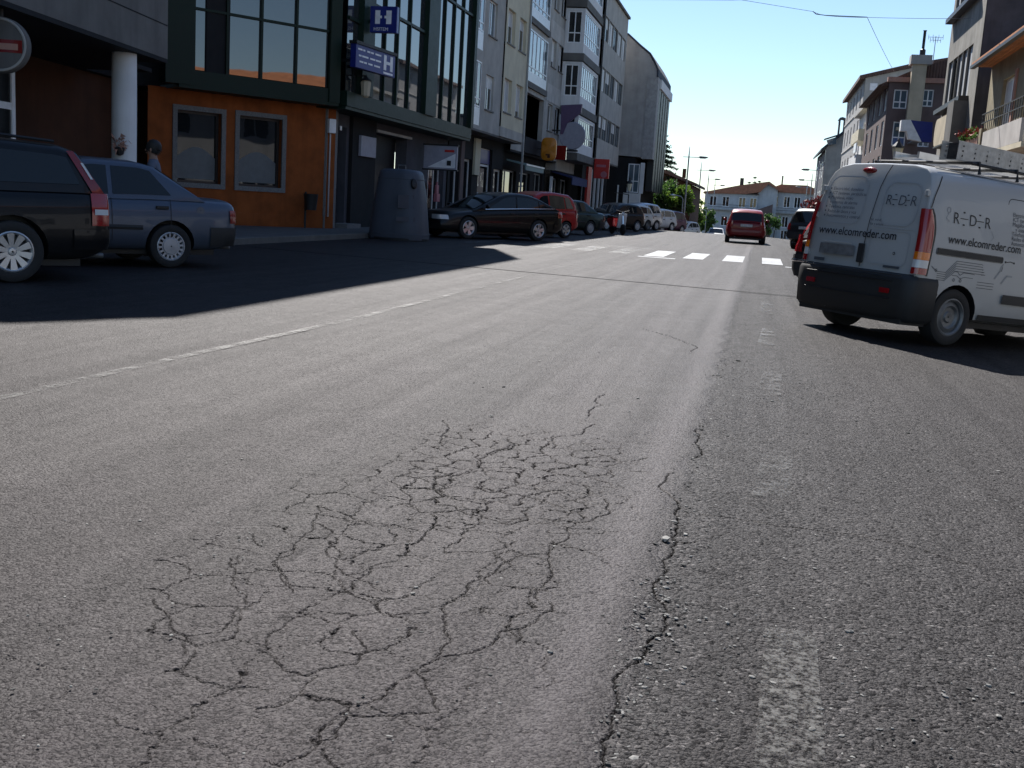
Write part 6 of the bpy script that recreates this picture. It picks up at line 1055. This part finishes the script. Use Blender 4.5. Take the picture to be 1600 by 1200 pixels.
# ------------------------------------------------------------------ trees
def tree(name, label, base, h, crown_c, crown_r, mat, n=2600, size=.16, clumps=26, seed=1, group=None):
    t = thing(name, label, 'tree', base, (0, 0, 0), group); mb = MB(); top = Vector((crown_c[0], crown_c[1], crown_c[2] + crown_r[2] * .4)); b0 = Vector(base)
    mb.tube([b0, b0.lerp(top, .35) + Vector((.05, .04, 0)), b0.lerp(top, .7), top], [.13, .10, .06, .02], 9); _, cl = foliage('crown', mat, crown_c, crown_r, n, size, t, clumps, seed=seed)
    for i, c in enumerate(cl[:12]): s_ = b0.lerp(top, .35 + .04 * i); mb.tube([s_, s_.lerp(Vector(c), .5) + Vector((0, 0, .1)), Vector(c)], [.045, .03, .01], 6)
    mb.build('trunk', 'bark', t, smooth=True); return t
tree('green_tree', 'bright green leafy tree beside the gable building', (-8.1, 94.5, -.95), 4, (-8.2, 94.5, 2.0), (1.7, 1.6, 1.7), 'leaf_mid', 3600, .17, 34, 11)
tree('sunlit_tree', 'sunlit yellow green tree in front of the brown roofed house', (-6.7, 92.5, -.9), 4, (-6.7, 92.5, 2.1), (1.25, 1.2, 1.15), 'leaf_green', 2600, .15, 28, 12)
tree('small_far_tree', 'small rounded tree right of the left lamp posts', (-7.6, 122, -2.1), 4, (-7.6, 122, 1.2), (1.5, 1.4, 1.5), 'leaf_green', 1700, .2, 22, 13)
tree('young_far_tree', 'young tree by the far gabled house', (-6.6, 137, -2.7), 4, (-6.6, 137, .5), (1.3, 1.2, 1.3), 'leaf_mid', 1200, .2, 18, 14)
tree('maroon_tree', 'dark maroon leaved tree behind the right parked cars', (4.6, 92, -1.0), 4, (4.5, 92, 1.75), (1.5, 1.4, 1.25), 'leaf_maroon', 2400, .17, 26, 15)
tree('roadside_shrub_tree', 'small green tree seen right of the red hatchback', (1.1, 165, -3.6), 4, (1.0, 165, .2), (1.5, 1.4, 1.5), 'leaf_mid', 1200, .22, 18, 16)
def conifer(name, label, base, h, rad, seed, tiers=12, per=9, lean=.25):
    g = np.random.default_rng(seed); t = thing(name, label, 'tree', base); tr = MB(); tr.tube([base, (base[0], base[1], base[2] + h)], [.22, .03], 8); V = []; mb = MB()
    for i in range(tiers):
        f_ = i / (tiers - 1); z = base[2] + h * (.30 + .68 * f_); rr = rad * (1 - f_ * .86) * g.uniform(.8, 1.1)
        for k in range(per):
            a = g.uniform(0, 6.28); e = Vector((base[0] + rr * math.cos(a), base[1] + rr * math.sin(a), z - rr * .12)); s_ = Vector((base[0], base[1], z)); tr.tube([s_, s_.lerp(e, .6) + Vector((0, 0, .08 * rr)), e], [.04, .025, .008], 5)
            for m_ in range(int(26 + 60 * rr)):
                u = g.uniform(.15, 1.05); c = np.array(s_.lerp(e, u)) + g.normal(0, (.10, .10, .05)) + (0, 0, .08 * rr * math.sin(math.pi * u)); q = g.normal(0, .09, (2, 3)); q[:, 2] *= .6; mb.add([c, c + q[0], c + q[0] * .5 + q[1] - (0, 0, .06)], [(0, 1, 2)])
    tr.build('trunk', 'bark', t); mb.build('crown', 'leaf_dark', t); return t
conifer('cedar_tree', 'dark cedar with layered branches beside the gable building', (-9.2, 99, -1.2), 9.2, 2.7, 21, 15, 14)
for i, (x, hh) in enumerate(((-2.6, 9.6), (-1.6, 10.6), (-.7, 9.9))): conifer('cypress_tree', ('leftmost', 'tallest', 'rightmost')[i] + ' of three dark conifers above the far red roof', (x - .3, 215, -3.4), hh + 1.6, .8, 30 + i, 10, 6)
# ------------------------------------------------------------------ street lamps
def street_lamp(x, y, side_, label):
    b = z0(x, y); top = 6.3; t = thing('street_lamp', label, 'street lamp', (x, y, b), (0, 0, 0), 'slim street lamps along the road')
    MB().tube([(x, y, b), (x, y, b + .9), (x, y, top - .9), (x, y, top)], [.10, .07, .055, .02], 8).build('pole', 'grey_metal', t, smooth=True); MB().tube([(x - side_ * .45, y, top - .82), (x + side_ * 1.0, y, top - .80)], .03, 6).build('arm', 'grey_metal', t)
    MB().prism([(.75, -.80), (.85, -.70), (1.35, -.72), (1.55, -.80), (1.3, -.86), (.85, -.86)], lambda a, c, k: (x + side_ * a, y - .14 + .28 * k, top + c)).build('luminaire', 'steel', t, bevel=.02); MB().box(*sorted((x + side_ * .85, x + side_ * 1.3)), y - .1, y + .1, top - .885, top - .862).build('lens', 'clear_lens', t); return t
for i, (x, y) in enumerate(((-6.0, 88), (-6.4, 113), (-6.9, 140), (-7.2, 167))): street_lamp(x, y, 1, ('nearest', 'second', 'third', 'farthest')[i] + ' lamp post of the row on the left side')
for i, (x, y) in enumerate(((4.45, 100), (5.0, 126), (5.55, 153))): street_lamp(x, y, -1, ('nearest', 'middle', 'farthest')[i] + ' lamp post of the row on the right side')
# low double lamp among the trees
for q, (x, y, zt_) in enumerate(((-5.9, 84, 2.35), (-6.2, 128, 1.6))):
    t = thing('footway_lamp', ('low curved footway lamp in front of the sunlit tree', 'low footway lamp beneath the taller left lamp posts')[q], 'street lamp', (x, y, z0(x, y))); MB().tube([(x, y, z0(x, y)), (x, y, zt_ - .2), (x - .15, y, zt_), (x - .7, y, zt_ + .1)], .04, 7).build('pole', 'grey_metal', t); MB().lathe([(.02, .06), (.18, .02), (.24, -.05), (.02, -.07)], 12, Matrix.Translation((x - .8, y, zt_ + .1))).build('luminaire', 'white_alu', t, smooth=True)
lr = thing('post_lantern', 'black post lantern with a pale glass right of the road', 'lantern', (5.2, 48.0, 0)); Ml = Matrix.Translation((5.18, 48, 0)); MB().lathe([(.12, 3.72), (.22, 4.28), (.22, 4.30)], 6, Ml).build('glass', 'lamp_glass', lr); MB().lathe([(.26, 4.30), (.24, 4.36), (.07, 4.55), (.05, 4.62), (.01, 4.7)], 6, Ml).build('cap', 'iron', lr); MB().tube([(5.18, 48, -.2), (5.18, 48, .6), (5.18, 48, 3.5), (5.18, 48, 3.72)], [.11, .07, .045, .08], 10).build('post', 'iron', lr)
# ------------------------------------------------------------------ overhead cables
def cable(label, pts, r, mat, sag=.0, n=14):
    mb = MB(); L = []
    for a, b in zip(pts[:-1], pts[1:]):
        for i in range(n): t = i / n; L.append((a[0] + (b[0] - a[0]) * t, a[1] + (b[1] - a[1]) * t, a[2] + (b[2] - a[2]) * t - sag * 4 * t * (1 - t)))
    L.append(pts[-1]); o = mb.tube(L, r, 5).build('overhead_cable', mat); return tag(o, label, 'cable', 'cables strung over the street')
cable('thick dark cable across the street along the top of the picture', [(-11.2, 38, 8.02), (-1.6, 38, 8.16), (7.2, 38.5, 8.7)], .025, 'cable')
cable('thin cable from the left roofs to the weathered building', [(-11, 45, 10.8), (1.17, 45, 9.07), (1.66, 45, 8.93), (3.2, 45, 8.9), (7.0, 45, 8.95)], .008, 'cable_light', .02)
cable('short cable dropping from the thin cable to the brown tiled roof', [(3.2, 45, 8.9), (6.06, 62, 9.12)], .010, 'cable_light', .05)
cable('thick bound section of the thin cable high over the road', [(1.17, 45.01, 9.08), (1.3, 45.01, 8.98), (1.66, 45.01, 8.94), (3.2, 45.01, 8.91)], .016, 'cable')
